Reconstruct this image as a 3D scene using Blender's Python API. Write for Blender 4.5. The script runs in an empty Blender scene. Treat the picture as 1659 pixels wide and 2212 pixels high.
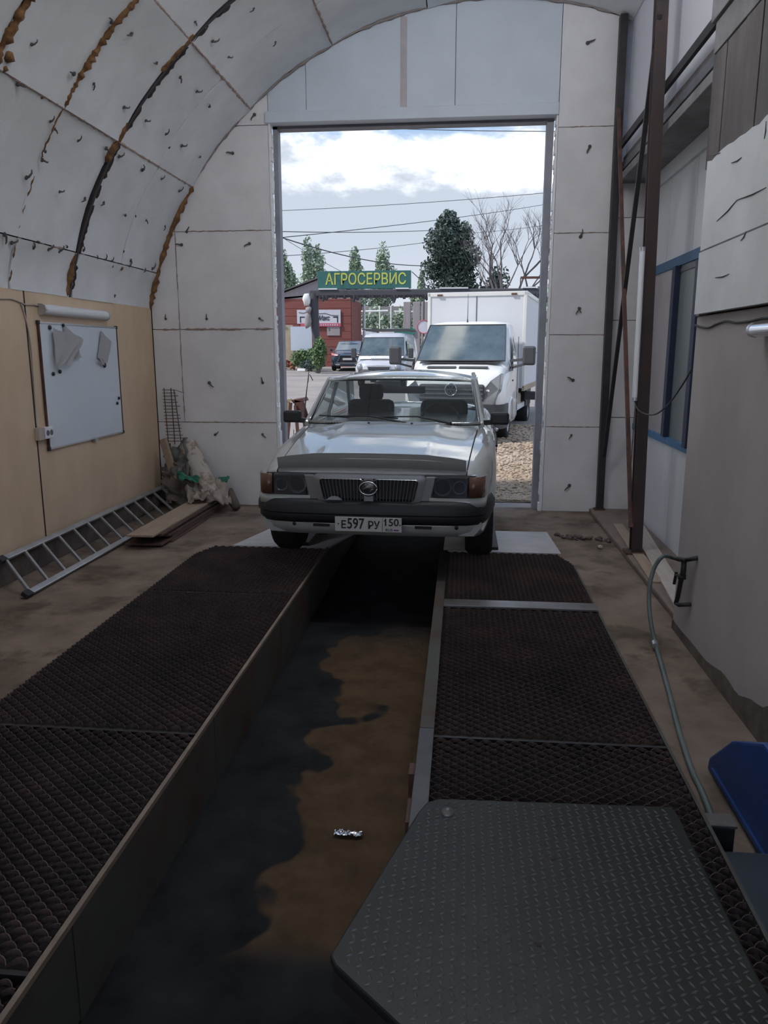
import bpy, bmesh, math, random
from math import sin, cos, pi, radians, sqrt, atan2
from mathutils import Vector, Matrix, noise
random.seed(7)
sc = bpy.context.scene
C = sc.collection

# ------------------------------------------------------------------ camera
FPX, CX, CY, VX, VY, CAMH = 1660.0, 829.5, 1106.0, 1000.0, 760.0, 1.835
pitch = atan2(CY - VY, FPX)
yaw = math.atan((VX - CX) / FPX * cos(pitch))
cam_d = bpy.data.cameras.new('camera')
cam = bpy.data.objects.new('camera', cam_d); C.objects.link(cam)
cam.location = (0, 0, CAMH)
cam.rotation_euler = (pi / 2 - pitch, 0, yaw)
cam_d.sensor_fit = 'VERTICAL'; cam_d.sensor_height = 36.0
cam_d.lens = FPX / 2212.0 * 36.0
cam_d.clip_start = 0.05; cam_d.clip_end = 2000
sc.camera = cam
# rays of that camera, used to read real positions on known planes of the place
_fh = Vector((-sin(yaw), cos(yaw), 0)); _R = Vector((cos(yaw), sin(yaw), 0)); _Z = Vector((0, 0, 1))
_F = _fh * cos(pitch) - _Z * sin(pitch); _U = _fh * sin(pitch) + _Z * cos(pitch); _C = Vector((0, 0, CAMH))
def ray(px, py): return _F + _R * ((px - CX) / FPX) - _U * ((py - CY) / FPX)
def on_x(px, py, x): d = ray(px, py); return _C + d * (x / d.x)
def on_y(px, py, y): d = ray(px, py); return _C + d * (y / d.y)
def on_z(px, py, z): d = ray(px, py); return _C + d * ((z - CAMH) / d.z)

# ------------------------------------------------------------------ sky, sun, exposure
vs = sc.view_settings
sc.display_settings.display_device = 'sRGB'
vs.view_transform = 'Standard'; vs.look = 'None'; vs.gamma = 1.0; vs.use_curve_mapping = False
vs.exposure = 0.50
FILL_POWER = 54.0            # glow of the unseen strip lamps added as fill (built further down)
w = bpy.data.worlds.new('world'); sc.world = w; w.use_nodes = True
nt = w.node_tree; nt.nodes.clear()
def N(t, **k):
    n = nt.nodes.new(t)
    for a, b in k.items():
        if a.startswith('i_'): n.inputs[a[2:].replace('_', ' ')].default_value = b
        else: setattr(n, a, b)
    return n
def L(a, b): nt.links.new(a, b)
def mth(op, a, b=None, clamp=False):
    n = N('ShaderNodeMath', operation=op, use_clamp=clamp)
    for i, v in enumerate((a, b)):
        if v is None: continue
        if isinstance(v, (int, float)): n.inputs[i].default_value = v
        else: L(v, n.inputs[i])
    return n.outputs[0]
def mapr(v, a, b, c=0.0, d=1.0, smooth=True):
    n = N('ShaderNodeMapRange', interpolation_type='SMOOTHSTEP' if smooth else 'LINEAR')
    L(v, n.inputs[0])
    for i, q in enumerate((a, b, c, d)): n.inputs[i + 1].default_value = q
    return n.outputs[0]
def mixc(f, a, b):
    n = N('ShaderNodeMix', data_type='RGBA')
    if isinstance(f, (int, float)): n.inputs[0].default_value = f
    else: L(f, n.inputs[0])
    for i, v in ((6, a), (7, b)):
        if isinstance(v, tuple): n.inputs[i].default_value = (*v, 1)
        else: L(v, n.inputs[i])
    return n.outputs[2]
tc = N('ShaderNodeTexCoord'); sep = N('ShaderNodeSeparateXYZ'); L(tc.outputs['Generated'], sep.inputs[0])
zc = mth('MAXIMUM', sep.outputs[2], 0.0)
# cumulus: lumpy noise over the sky dome, flattened in height
mp = N('ShaderNodeMapping'); L(tc.outputs['Generated'], mp.inputs[0])
mp.inputs['Location'].default_value = (2.9, 1.3, 0.75); mp.inputs['Scale'].default_value = (1.0, 1.0, 2.1); mp.inputs['Rotation'].default_value = (0, 0.16, 0)
nz = N('ShaderNodeTexNoise', i_Scale=3.4, i_Detail=9.0, i_Roughness=0.55, i_Distortion=0.15); L(mp.outputs[0], nz.inputs['Vector'])
nz2 = N('ShaderNodeTexNoise', i_Scale=7.5, i_Detail=7.0, i_Roughness=0.6); L(mp.outputs[0], nz2.inputs['Vector'])
dens = mth('ADD', nz.outputs[0], mth('MULTIPLY', mth('SUBTRACT', nz2.outputs[0], 0.5), 0.22))
cov = mapr(mth('ADD', dens, mapr(zc, 0.17, 0.30, 0.16, -0.05)), 0.47, 0.57)
lit = mapr(mth('ADD', mth('MULTIPLY', nz2.outputs[0], 0.8), mapr(zc, 0.09, 0.24, -0.24, 0.11)), 0.38, 0.66)
blue = mixc(mapr(zc, 0.05, 0.6, smooth=False), (0.42, 0.56, 0.74), (0.20, 0.34, 0.62))
cloud = mixc(lit, (0.48, 0.54, 0.63), (1.9, 1.9, 1.9))
skyc = mixc(cov, blue, cloud)
# pale pinkish-white air low over the horizon
skyc = mixc(mapr(zc, 0.03, 0.15, 0.7, 0.0), skyc, (0.62, 0.64, 0.70))
below = mixc(mapr(sep.outputs[2], -0.02, 0.0), (0.22, 0.21, 0.20), skyc)
bg = N('ShaderNodeBackground'); L(below, bg.inputs[0]); bg.inputs[1].default_value = 0.91
wo = N('ShaderNodeOutputWorld'); L(bg.outputs[0], wo.inputs[0])

sun_d = bpy.data.lights.new('sun', 'SUN'); sun = bpy.data.objects.new('sun', sun_d); C.objects.link(sun)
sun_d.energy = 2.75; sun_d.angle = radians(4); sun_d.color = (1.0, 0.95, 0.88)
sun.rotation_euler = Vector((-0.72, -0.30, 0.85)).to_track_quat('Z', 'Y').to_euler()
sc.cycles.max_bounces = 10; sc.cycles.diffuse_bounces = 6; sc.cycles.transparent_max_bounces = 16
sc.cycles.caustics_reflective = False; sc.cycles.caustics_refractive = False

# ------------------------------------------------------------------ materials
MATS = {}
def mat(name, col, rough=0.7, metal=0.0, var=0.0, scale=6.0, bump=0.0, bscale=40.0, col2=None, spec=0.5, coat=0.0, coords='Object',
        stretch=(1, 1, 1), lo=0.35, hi=0.7, detail=6.0, alpha=1.0, trans=0.0, emit=None, estr=0.0):
    m = bpy.data.materials.new(name); m.use_nodes = True
    t = m.node_tree; b = t.nodes['Principled BSDF']
    def n(ty): return t.nodes.new(ty)
    b.inputs['Base Color'].default_value = (*col, 1); b.inputs['Roughness'].default_value = rough; b.inputs['Metallic'].default_value = metal
    b.inputs['Specular IOR Level'].default_value = spec; b.inputs['Coat Weight'].default_value = coat; b.inputs['Coat Roughness'].default_value = 0.04
    b.inputs['Alpha'].default_value = alpha; b.inputs['Transmission Weight'].default_value = trans
    if emit: b.inputs['Emission Color'].default_value = (*emit, 1); b.inputs['Emission Strength'].default_value = estr
    if var or col2 or bump:
        tcn = n('ShaderNodeTexCoord'); mpn = n('ShaderNodeMapping'); t.links.new(tcn.outputs[coords], mpn.inputs[0]); mpn.inputs['Scale'].default_value = stretch
    if var or col2:
        nzn = n('ShaderNodeTexNoise'); nzn.inputs['Scale'].default_value = scale; nzn.inputs['Detail'].default_value = detail; nzn.inputs['Roughness'].default_value = 0.62
        t.links.new(mpn.outputs[0], nzn.inputs['Vector'])
        cr = n('ShaderNodeValToRGB'); t.links.new(nzn.outputs[0], cr.inputs[0])
        c2 = col2 if col2 else tuple(max(0, c * (1 - var)) for c in col)
        cr.color_ramp.elements[0].position = lo; cr.color_ramp.elements[0].color = (*c2, 1)
        cr.color_ramp.elements[1].position = hi; cr.color_ramp.elements[1].color = (*col, 1)
        t.links.new(cr.outputs[0], b.inputs['Base Color'])
    if bump:
        bn = n('ShaderNodeTexNoise'); bn.inputs['Scale'].default_value = bscale; bn.inputs['Detail'].default_value = 5
        t.links.new(mpn.outputs[0], bn.inputs['Vector'])
        bp = n('ShaderNodeBump'); bp.inputs['Strength'].default_value = bump; bp.inputs['Distance'].default_value = 0.01
        t.links.new(bn.outputs[0], bp.inputs['Height']); t.links.new(bp.outputs[0], b.inputs['Normal'])
    MATS[name] = m
    return m
def glass(name, tint=(0.75, 0.8, 0.8), refl_rough=0.02, opacity=0.12, body=(0.03, 0.035, 0.04)):
    """clear pane: mostly see-through, Fresnel reflection, a little dirt"""
    m = bpy.data.materials.new(name); m.use_nodes = True; t = m.node_tree; t.nodes.clear()
    n = t.nodes.new
    o = n('ShaderNodeOutputMaterial'); tr = n('ShaderNodeBsdfTransparent'); tr.inputs[0].default_value = (*tint, 1)
    df = n('ShaderNodeBsdfDiffuse'); df.inputs[0].default_value = (*body, 1)
    gl = n('ShaderNodeBsdfGlossy'); gl.inputs['Roughness'].default_value = refl_rough
    lw = n('ShaderNodeLayerWeight'); pw = n('ShaderNodeMath'); pw.operation = 'POWER'; t.links.new(lw.outputs['Facing'], pw.inputs[0]); pw.inputs[1].default_value = 4.0
    fr = n('ShaderNodeMapRange'); t.links.new(pw.outputs[0], fr.inputs[0]); fr.inputs[3].default_value = 0.04; fr.inputs[4].default_value = 0.85
    m1 = n('ShaderNodeMixShader'); m1.inputs[0].default_value = opacity; t.links.new(tr.outputs[0], m1.inputs[1]); t.links.new(df.outputs[0], m1.inputs[2])
    m2 = n('ShaderNodeMixShader'); t.links.new(fr.outputs[0], m2.inputs[0]); t.links.new(m1.outputs[0], m2.inputs[1]); t.links.new(gl.outputs[0], m2.inputs[2])
    t.links.new(m2.outputs[0], o.inputs[0]); MATS[name] = m
    return m

# ------------------------------------------------------------------ mesh helpers
class MB:
    def __init__(s): s.v = []; s.f = []
    def quad(s, a, b, c, d):
        i = len(s.v); s.v += [tuple(a), tuple(b), tuple(c), tuple(d)]; s.f.append((i, i + 1, i + 2, i + 3)); return s
    def poly(s, pts):
        i = len(s.v); s.v += [tuple(p) for p in pts]; s.f.append(tuple(range(i, i + len(pts)))); return s
    def box(s, x0, x1, y0, y1, z0, z1, M=None):
        i = len(s.v)
        p = [(x, y, z) for z in (z0, z1) for y in (y0, y1) for x in (x0, x1)]
        if M is not None: p = [tuple(M @ Vector(q)) for q in p]
        s.v += p
        s.f += [tuple(i + k for k in q) for q in ((0, 2, 3, 1), (4, 5, 7, 6), (0, 1, 5, 4), (2, 6, 7, 3), (0, 4, 6, 2), (1, 3, 7, 5))]
        return s
    def bar(s, a, b, wx, wz, up=(0, 0, 1)):
        """rectangular bar from a to b, wx wide and wz high"""
        a = Vector(a); b = Vector(b); d = (b - a)
        ln = d.length; d.normalize(); u = Vector(up)
        if abs(d.dot(u)) > 0.98: u = Vector((1, 0, 0))
        sx = d.cross(u).normalized(); u = sx.cross(d).normalized()
        i = len(s.v)
        for c in (a, b):
            for q, r in ((-1, -1), (1, -1), (1, 1), (-1, 1)): s.v.append(tuple(c + sx * q * wx / 2 + u * r * wz / 2))
        s.f += [tuple(i + k for k in q) for q in ((3, 2, 1, 0), (4, 5, 6, 7), (0, 1, 5, 4), (1, 2, 6, 5), (2, 3, 7, 6), (3, 0, 4, 7))]
        return s
    def tube(s, pts, r, n=8, cap=True, flat=1.0):
        pts = [Vector(p) for p in pts]; rs = r if isinstance(r, (list, tuple)) else [r] * len(pts)
        i0 = len(s.v); prev = None
        for k, p in enumerate(pts):
            d = (pts[min(k + 1, len(pts) - 1)] - pts[max(k - 1, 0)]).normalized()
            if prev is None:
                u = Vector((0, 0, 1)) if abs(d.z) < 0.9 else Vector((1, 0, 0))
                a = d.cross(u).normalized()
            else:
                a = (prev - d * prev.dot(d)).normalized()
            prev = a; b = d.cross(a).normalized()
            for q in range(n):
                t = 2 * pi * q / n; s.v.append(tuple(p + a * cos(t) * rs[k] + b * sin(t) * rs[k] * flat))
        for k in range(len(pts) - 1):
            for q in range(n):
                s.f.append((i0 + k * n + q, i0 + k * n + (q + 1) % n, i0 + (k + 1) * n + (q + 1) % n, i0 + (k + 1) * n + q))
        if cap:
            s.f.append(tuple(i0 + q for q in range(n))[::-1]); e = i0 + (len(pts) - 1) * n; s.f.append(tuple(e + q for q in range(n)))
        return s
    def lathe(s, prof, o, axis='z', n=24):
        """prof: (radius, height) pairs about an axis through o"""
        i0 = len(s.v)
        for r, h in prof:
            for q in range(n):
                t = 2 * pi * q / n; a, b = r * cos(t), r * sin(t)
                v = {'z': (a, b, h), 'y': (a, h, b), 'x': (h, a, b)}[axis]
                s.v.append((o[0] + v[0], o[1] + v[1], o[2] + v[2]))
        for k in range(len(prof) - 1):
            for q in range(n): s.f.append((i0 + k * n + q, i0 + k * n + (q + 1) % n, i0 + (k + 1) * n + (q + 1) % n, i0 + (k + 1) * n + q))
        return s
    def prism(s, pts, d):
        """closed prism: polygon pts (3-D) pushed along vector d"""
        d = Vector(d); i = len(s.v); k = len(pts)
        s.v += [tuple(p) for p in pts] + [tuple(Vector(p) + d) for p in pts]
        s.f.append(tuple(range(i, i + k))[::-1]); s.f.append(tuple(range(i + k, i + 2 * k)))
        for q in range(k): s.f.append((i + q, i + (q + 1) % k, i + k + (q + 1) % k, i + k + q))
        return s
    def grid(s, fn, nu, nv, close_u=False):
        i = len(s.v)
        for a in range(nu + 1):
            for b in range(nv + 1): s.v.append(tuple(fn(a / nu, b / nv)))
        for a in range(nu):
            for b in range(nv):
                p = i + a * (nv + 1) + b; s.f.append((p, p + 1, p + nv + 2, p + nv + 1))
        return s
    def blob(s, c, rx, ry, rz, seed=0, amp=0.15, n=1):
        bm = bmesh.new(); bmesh.ops.create_icosphere(bm, subdivisions=n, radius=1.0); i = len(s.v)
        for v in bm.verts:
            k = 1 + amp * noise.noise(v.co * 1.7 + Vector((seed * 3.1, seed * 1.7, seed))) * 2
            s.v.append((c[0] + v.co.x * rx * k, c[1] + v.co.y * ry * k, c[2] + v.co.z * rz * k))
        for f in bm.faces: s.f.append(tuple(i + v.index for v in f.verts))
        bm.free(); return s
    def build(s, name, m, parent=None, smooth=False, bevel=0.0, subsurf=0, solid=0.0, fix=True, auto=None):
        me = bpy.data.meshes.new(name); me.from_pydata(s.v, [], s.f); me.update()
        if fix:
            bm = bmesh.new(); bm.from_mesh(me); bmesh.ops.recalc_face_normals(bm, faces=bm.faces); bm.to_mesh(me); bm.free()
        if isinstance(m, str): m = MATS[m]
        me.materials.append(m)
        if smooth: me.shade_smooth()
        if auto is not None: me.shade_smooth(); me.set_sharp_from_angle(angle=radians(auto))
        o = bpy.data.objects.new(name, me); C.objects.link(o)
        if parent is not None: o.parent = parent
        if solid: md = o.modifiers.new('thick', 'SOLIDIFY'); md.thickness = solid; md.offset = 0
        if bevel: md = o.modifiers.new('edge', 'BEVEL'); md.width = bevel; md.segments = 2; md.limit_method = 'ANGLE'
        if subsurf: md = o.modifiers.new('smooth', 'SUBSURF'); md.levels = subsurf; md.render_levels = subsurf
        return o
def weld(mb, d=1e-5):
    bm = bmesh.new(); vs_ = [bm.verts.new(v) for v in mb.v]
    for f in mb.f:
        try: bm.faces.new([vs_[i] for i in f])
        except ValueError: pass
    bmesh.ops.remove_doubles(bm, verts=bm.verts, dist=d); bm.verts.index_update()
    mb.v = [tuple(v.co) for v in bm.verts]; mb.f = [tuple(v.index for v in f.verts) for f in bm.faces]; bm.free(); return mb
def tag(o, label=None, cat=None, group=None, kind=None):
    if label: o['label'] = label
    if cat: o['category'] = cat
    if group: o['group'] = group
    if kind: o['kind'] = kind
    return o
def thing(name, label, cat, loc=(0, 0, 0), rz=0.0, group=None):
    o = bpy.data.objects.new(name, None); C.objects.link(o); o.location = loc; o.rotation_euler = (0, 0, rz); o.empty_display_size = 0.1
    return tag(o, label, cat, group)
def struct(o): o['kind'] = 'structure'; return o
def inst(src, parent, loc, rot=(0, 0, 0), scale=(1, 1, 1), name=None):
    o = src.copy(); C.objects.link(o); o.parent = parent; o.location = loc; o.rotation_euler = rot; o.scale = scale
    return o
def copy_tree(o, parent=None):
    c = o.copy(); C.objects.link(c); c.parent = parent
    for ch in list(o.children): copy_tree(ch, c)
    return c
def text(name, body, m, size, M, parent, extrude=0.002, bold=0.0, width=None, shear=0.0):
    """lettering as a mesh: text lies in local xy of matrix M; width squeezes it to a given length"""
    cu = bpy.data.curves.new(name, 'FONT'); cu.body = body; cu.size = size; cu.extrude = extrude; cu.offset = bold; cu.shear = shear
    cu.align_x = 'CENTER'; cu.align_y = 'CENTER'; cu.resolution_u = 3
    o = bpy.data.objects.new(name, cu); C.objects.link(o)
    dg = bpy.context.evaluated_depsgraph_get(); me = bpy.data.meshes.new_from_object(o.evaluated_get(dg)); 
    bpy.data.objects.remove(o)
    xs = [v.co.x for v in me.vertices]
    k = 1.0
    if width and xs: k = width / (max(xs) - min(xs))
    cx_ = (max(xs) + min(xs)) / 2 if xs else 0
    for v in me.vertices: v.co = M @ Vector(((v.co.x - cx_) * k, v.co.y, v.co.z))
    me.materials.clear(); me.materials.append(MATS[m] if isinstance(m, str) else m)
    r = bpy.data.objects.new(name, me); C.objects.link(r)
    if parent is not None: r.parent = parent
    return r
def face_cam(o): return Matrix(((1, 0, 0, o[0]), (0, 0, -1, o[1]), (0, 1, 0, o[2]), (0, 0, 0, 1)))   # x right, y up, facing -y
# ================================================================== palette
mat('foam_white', (0.84, 0.86, 0.88), 0.75, var=0.16, scale=1.7, bump=0.12, bscale=60)
mat('foam_wall', (0.84, 0.82, 0.84), 0.75, var=0.16, scale=1.6, bump=0.12, bscale=60)
mat('door_frame', (0.30, 0.30, 0.34), 0.6, var=0.2, scale=6)
mat('foam_lintel', (0.66, 0.72, 0.80), 0.6, var=0.08, scale=2.0)
mat('foam_cover', (0.55, 0.50, 0.52), 0.8, var=0.15, scale=6)
mat('foam_edge', (0.92, 0.92, 0.92), 0.8, bump=0.5, bscale=50)
mat('foam_brown', (0.30, 0.15, 0.06), 0.85, col2=(0.12, 0.055, 0.02), scale=14, bump=0.6, bscale=40)
mat('foam_pink', (0.46, 0.34, 0.30), 0.85, col2=(0.32, 0.23, 0.20), scale=14, bump=0.4, bscale=40)
mat('foam_grey', (0.36, 0.31, 0.30), 0.9, var=0.3, scale=10)
mat('screw_grey', (0.10, 0.09, 0.09), 0.8)
mat('dark_gap', (0.045, 0.035, 0.035), 0.9)
mat('dark_steel', (0.045, 0.04, 0.045), 0.55, metal=0.3, var=0.4, scale=8)
mat('rust_steel', (0.16, 0.07, 0.05), 0.7, metal=0.2, col2=(0.06, 0.035, 0.03), scale=10)
mat('grey_steel', (0.20, 0.20, 0.22), 0.5, metal=0.5, var=0.3, scale=7)
mat('plywood', (0.74, 0.56, 0.39), 0.6, col2=(0.64, 0.47, 0.32), scale=2.2, stretch=(1, 1.2, 0.5), bump=0.04, bscale=30)
mat('plinth', (0.16, 0.12, 0.105), 0.85, col2=(0.09, 0.07, 0.065), scale=5, bump=0.3)
mat('plaster', (0.50, 0.45, 0.44), 0.85, col2=(0.40, 0.36, 0.355), scale=1.6, bump=0.15, bscale=22, stretch=(1, 1, 0.6))
mat('chrome', (0.75, 0.76, 0.8), 0.12, metal=1.0)
mat('gravel_ledge', (0.26, 0.20, 0.165), 0.9, col2=(0.18, 0.135, 0.11), scale=3, bump=0.3)
mat('plaster_dark', (0.10, 0.075, 0.055), 0.95, col2=(0.17, 0.14, 0.12), scale=9)
mat('white_panel', (0.68, 0.69, 0.70), 0.55, var=0.10, scale=2.5, stretch=(1, 1, 0.3))
mat('white_sheet', (0.84, 0.83, 0.84), 0.5, var=0.06, scale=2.5, stretch=(1, 3, 0.4))
mat('blue_paint', (0.05, 0.14, 0.27), 0.55, var=0.25, scale=9)
mat('navy_paint', (0.018, 0.03, 0.075), 0.5, var=0.3, scale=9)
mat('blue_bright', (0.10, 0.26, 0.48), 0.6, var=0.25, scale=14)
mat('old_board', (0.17, 0.15, 0.145), 0.9, col2=(0.09, 0.08, 0.08), scale=5, stretch=(1, 1, 0.25), bump=0.4, bscale=18)
mat('concrete_beam', (0.26, 0.25, 0.26), 0.9, col2=(0.17, 0.16, 0.165), scale=4, bump=0.3)
glass('window_glass', (0.55, 0.6, 0.6), 0.2, 0.8, (0.34, 0.38, 0.38))
def floor_material():
    m = bpy.data.materials.new('hall_floor'); m.use_nodes = True; t = m.node_tree; b = t.nodes['Principled BSDF']; n = t.nodes.new; l = t.links.new
    g = n('ShaderNodeNewGeometry'); s = n('ShaderNodeSeparateXYZ'); l(g.outputs['Position'], s.inputs[0])
    def nz(scale, det=6, off=(0, 0, 0), st=(1, 1, 1)):
        mp = n('ShaderNodeMapping'); l(g.outputs['Position'], mp.inputs[0]); mp.inputs['Location'].default_value = off; mp.inputs['Scale'].default_value = st
        q = n('ShaderNodeTexNoise'); q.inputs['Scale'].default_value = scale; q.inputs['Detail'].default_value = det; q.inputs['Roughness'].default_value = 0.6; l(mp.outputs[0], q.inputs['Vector']); return q.outputs[0]
    def ramp(v, a, b_, ca, cb):
        r = n('ShaderNodeValToRGB'); l(v, r.inputs[0]); r.color_ramp.elements[0].position = a; r.color_ramp.elements[1].position = b_
        r.color_ramp.elements[0].color = (*ca, 1); r.color_ramp.elements[1].color = (*cb, 1); return r.outputs[0]
    def mix(f, a, b_):
        q = n('ShaderNodeMix'); q.data_type = 'RGBA'; l(f, q.inputs[0]); l(a, q.inputs[6]); l(b_, q.inputs[7]); return q.outputs[2]
    def mr(v, a, b_, c=0, d=1):
        q = n('ShaderNodeMapRange'); q.interpolation_type = 'SMOOTHSTEP'; l(v, q.inputs[0])
        for i, k in enumerate((a, b_, c, d)): q.inputs[i + 1].default_value = k
        return q.outputs[0]
    def mul(a, b_):
        q = n('ShaderNodeMath'); q.operation = 'MULTIPLY'; l(a, q.inputs[0]); l(b_, q.inputs[1]); return q.outputs[0]
    def add(a, b_):
        q = n('ShaderNodeMath'); q.operation = 'ADD'; l(a, q.inputs[0])
        if isinstance(b_, float): q.inputs[1].default_value = b_
        else: l(b_, q.inputs[1])
        return q.outputs[0]
    dry = ramp(nz(2.2), 0.34, 0.68, (0.175, 0.13, 0.105), (0.29, 0.225, 0.18))
    # the channel between the runways: wet oily concrete with a dry ochre island down its middle
    wet = ramp(nz(4.5, off=(3, 1, 0)), 0.3, 0.7, (0.010, 0.010, 0.012), (0.030, 0.031, 0.034))
    och = ramp(nz(6.0, off=(7, 2, 0)), 0.3, 0.7, (0.06, 0.038, 0.022), (0.115, 0.075, 0.043))
    wob = nz(1.5, 3, (1.3, 4.2, 0), (1, 0.8, 1))
    xs = add(s.outputs[0], mr(wob, 0.25, 0.75, -0.36, 0.36))
    isl = mul(mul(mr(xs, -0.66, -0.60), mr(xs, 0.02, 0.10, 1, 0)), mul(mr(s.outputs[1], 1.95, 2.1), mr(s.outputs[1], 4.3, 5.2, 1, 0)))
    chan = mix(isl, wet, och)
    inch = mul(mr(s.outputs[0], -1.06, -1.03), mr(s.outputs[0], -0.05, 0.0, 1, 0))
    dirt = mr(nz(2.1, 9, (9, 9, 0)), 0.48, 0.64)
    dk = ramp(nz(9.0), 0.3, 0.7, (0.10, 0.075, 0.06), (0.17, 0.13, 0.10))
    base = mix(dirt, dry, dk)
    l(mix(inch, base, chan), b.inputs['Base Color'])
    r = n('ShaderNodeMapRange'); l(inch, r.inputs[0]); r.inputs[3].default_value = 0.95; r.inputs[4].default_value = 0.85; l(r.outputs[0], b.inputs['Roughness'])
    b.inputs['Specular IOR Level'].default_value = 0.12
    bp = n('ShaderNodeBump'); bp.inputs['Strength'].default_value = 0.35; bp.inputs['Distance'].default_value = 0.02; l(nz(14, 8), bp.inputs['Height']); l(bp.outputs[0], b.inputs['Normal'])
    MATS['hall_floor'] = m
floor_material()

# ================================================================== the hall
YB, YF = -2.6, 9.0                       # open rear end, front wall
XL = -3.65
AX, AZ, AR = 0.25, 1.42, 4.02            # arch of the roof
def arch_x(z): return AX - sqrt(max(0.0, AR * AR - (z - AZ) ** 2))
def arch_z(x): return AZ + sqrt(max(0.0, AR * AR - (x - AX) ** 2))
def apt(a, y, r=AR): a = radians(a); return Vector((AX + r * cos(a), y, AZ + r * sin(a)))

fl = struct(MB().grid(lambda u, v: (XL - 0.1 + u * (2.05 - XL + 0.1), YB + v * (YF + 0.2 - YB), 0.012 * noise.noise(Vector((u * 9, v * 18, 0))) * (1 if not 0.42 < u < 0.95 else 0.2)), 40, 70).build('floor', 'hall_floor', smooth=True))

# ---- ceiling: a dark shell with white foam sheets fixed under it
ce = MB()
ce.grid(lambda u, v: apt(167.5 - u * 98.5, YB + v * (YF + 0.1 - YB), AR + 0.09), 36, 1)
ce.grid(lambda u, v: apt(167.5 - u * 98.5, YB + v * (YF + 0.1 - YB), AR + 0.16), 36, 1)
ceiling = struct(ce.build('ceiling', 'dark_gap', smooth=True))
A_ED = [166.9, 161.0, 146.1, 131.0, 115.2, 100.0, 85.0, 69.2]
Y_ED = [YB, -1.3, 0.0, 1.3, 2.6, 3.9, 5.18, 6.1, 7.08, 8.0, 8.99]
for iy in range(len(Y_ED) - 1):
    for ia in range(len(A_ED) - 1):
        g0 = 0.028 if abs(Y_ED[iy] - 7.08) < 0.01 else 0.006
        g1 = 0.028 if abs(Y_ED[iy + 1] - 7.08) < 0.01 else 0.006
        y0, y1 = Y_ED[iy] + g0, Y_ED[iy + 1] - g1
        a0, a1 = A_ED[ia] - 0.08, A_ED[ia + 1] + 0.08
        dr = random.uniform(-0.012, 0.012); rng = random.Random(iy * 31 + ia)
        jag = [rng.uniform(-0.006, 0.006) for _ in range(40)]
        n = 8
        mb = MB()
        def rr(t): return AR + dr + 0.02 * (1 - (2 * t - 1) ** 2) - 0.014    # sheets stay flatter than the arch: kinks at the joints
        for r_add in (0.0, 0.05):
            for k in range(n + 1):
                t = k / n; a = a0 + (a1 - a0) * t
                mb.v.append(tuple(apt(a, y0 + jag[k], rr(t) + r_add))); mb.v.append(tuple(apt(a, y1 + jag[k + 12], rr(t) + r_add)))
        m_ = 2 * (n + 1)
        for k in range(n):
            i = 2 * k; mb.f += [(i, i + 1, i + 3, i + 2), (m_ + i, m_ + i + 2, m_ + i + 3, m_ + i + 1), (i, i + 2, m_ + i + 2, m_ + i), (i + 1, m_ + i + 1, m_ + i + 3, i + 3)]
        mb.f += [(0, m_, m_ + 1, 1), (2 * n, 2 * n + 1, m_ + 2 * n + 1, m_ + 2 * n)]
        mb.build('foam_sheet', 'foam_white', ceiling, auto=40)

def lumps(path, r, seed, fill=1.0, flat=0.5, nseg=None, push=None):
    """a squeezed-out bead of builder's foam along a path: uneven tube, broken up when fill < 1"""
    mb = MB(); rng = random.Random(seed); run = []
    for k, p in enumerate(path):
        on = fill >= 1.0 or noise.noise(Vector((k * 0.35, seed * 3.7, 0))) * 0.5 + 0.5 < fill
        if on: run.append((p, r * rng.uniform(0.45, 1.35)))
        if (not on or k == len(path) - 1) and run:
            if len(run) > 1:
                run[0] = (run[0][0], run[0][1] * 0.4); run[-1] = (run[-1][0], run[-1][1] * 0.4)
                mb.tube([q[0] for q in run], [q[1] for q in run], 6)
            run = []
    return mb
def arc_path(a0, a1, y, n, r=AR - 0.010, jit=0.006):
    rng = random.Random(int(a0 * 10 + y * 77)); return [apt(a0 + (a1 - a0) * k / n, y + rng.uniform(-jit, jit), r + rng.uniform(-0.004, 0.008)) for k in range(n + 1)]
def long_path(a, y0, y1, n, r=AR - 0.012):
    rng = random.Random(int(a * 10 + y0 * 7)); return [apt(a + rng.uniform(-0.05, 0.05), y0 + (y1 - y0) * k / n, r + rng.uniform(-0.003, 0.006)) for k in range(n + 1)]
# steel arch rib in the open joint at y = 7.08, bits of foam along both lips
mb = MB()
for k in range(48):
    a, b = 167.5 - k * 2.05, 167.5 - (k + 1) * 2.05
    mb.quad(apt(a, 7.062, AR - 0.014), apt(a, 7.098, AR - 0.014), apt(b, 7.098, AR - 0.014), apt(b, 7.062, AR - 0.014))
    mb.quad(apt(a, 7.062, AR + 0.06), apt(a, 7.062, AR - 0.014), apt(b, 7.062, AR - 0.014), apt(b, 7.062, AR + 0.06))
    mb.quad(apt(a, 7.098, AR - 0.014), apt(a, 7.098, AR + 0.06), apt(b, 7.098, AR + 0.06), apt(b, 7.098, AR - 0.014))
mb.build('arch_rib', 'dark_steel', ceiling)
lumps(arc_path(166, 100, 7.12, 150), 0.013, 3, 0.6).build('foam_bead', 'dark_gap', ceiling, smooth=True)
lumps(arc_path(166.8, 161, 7.03, 14), 0.03, 4).build('foam_bead', 'foam_brown', ceiling, smooth=True)
lumps(arc_path(149, 143.5, 7.04, 12), 0.028, 5).build('foam_bead', 'foam_brown', ceiling, smooth=True)
lumps(arc_path(136, 130.2, 7.035, 14), 0.026, 6).build('foam_bead', 'foam_brown', ceiling, smooth=True)
lumps(arc_path(146, 128, 6.1, 60), 0.030, 7).build('foam_bead', 'foam_brown', ceiling, smooth=True)
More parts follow.
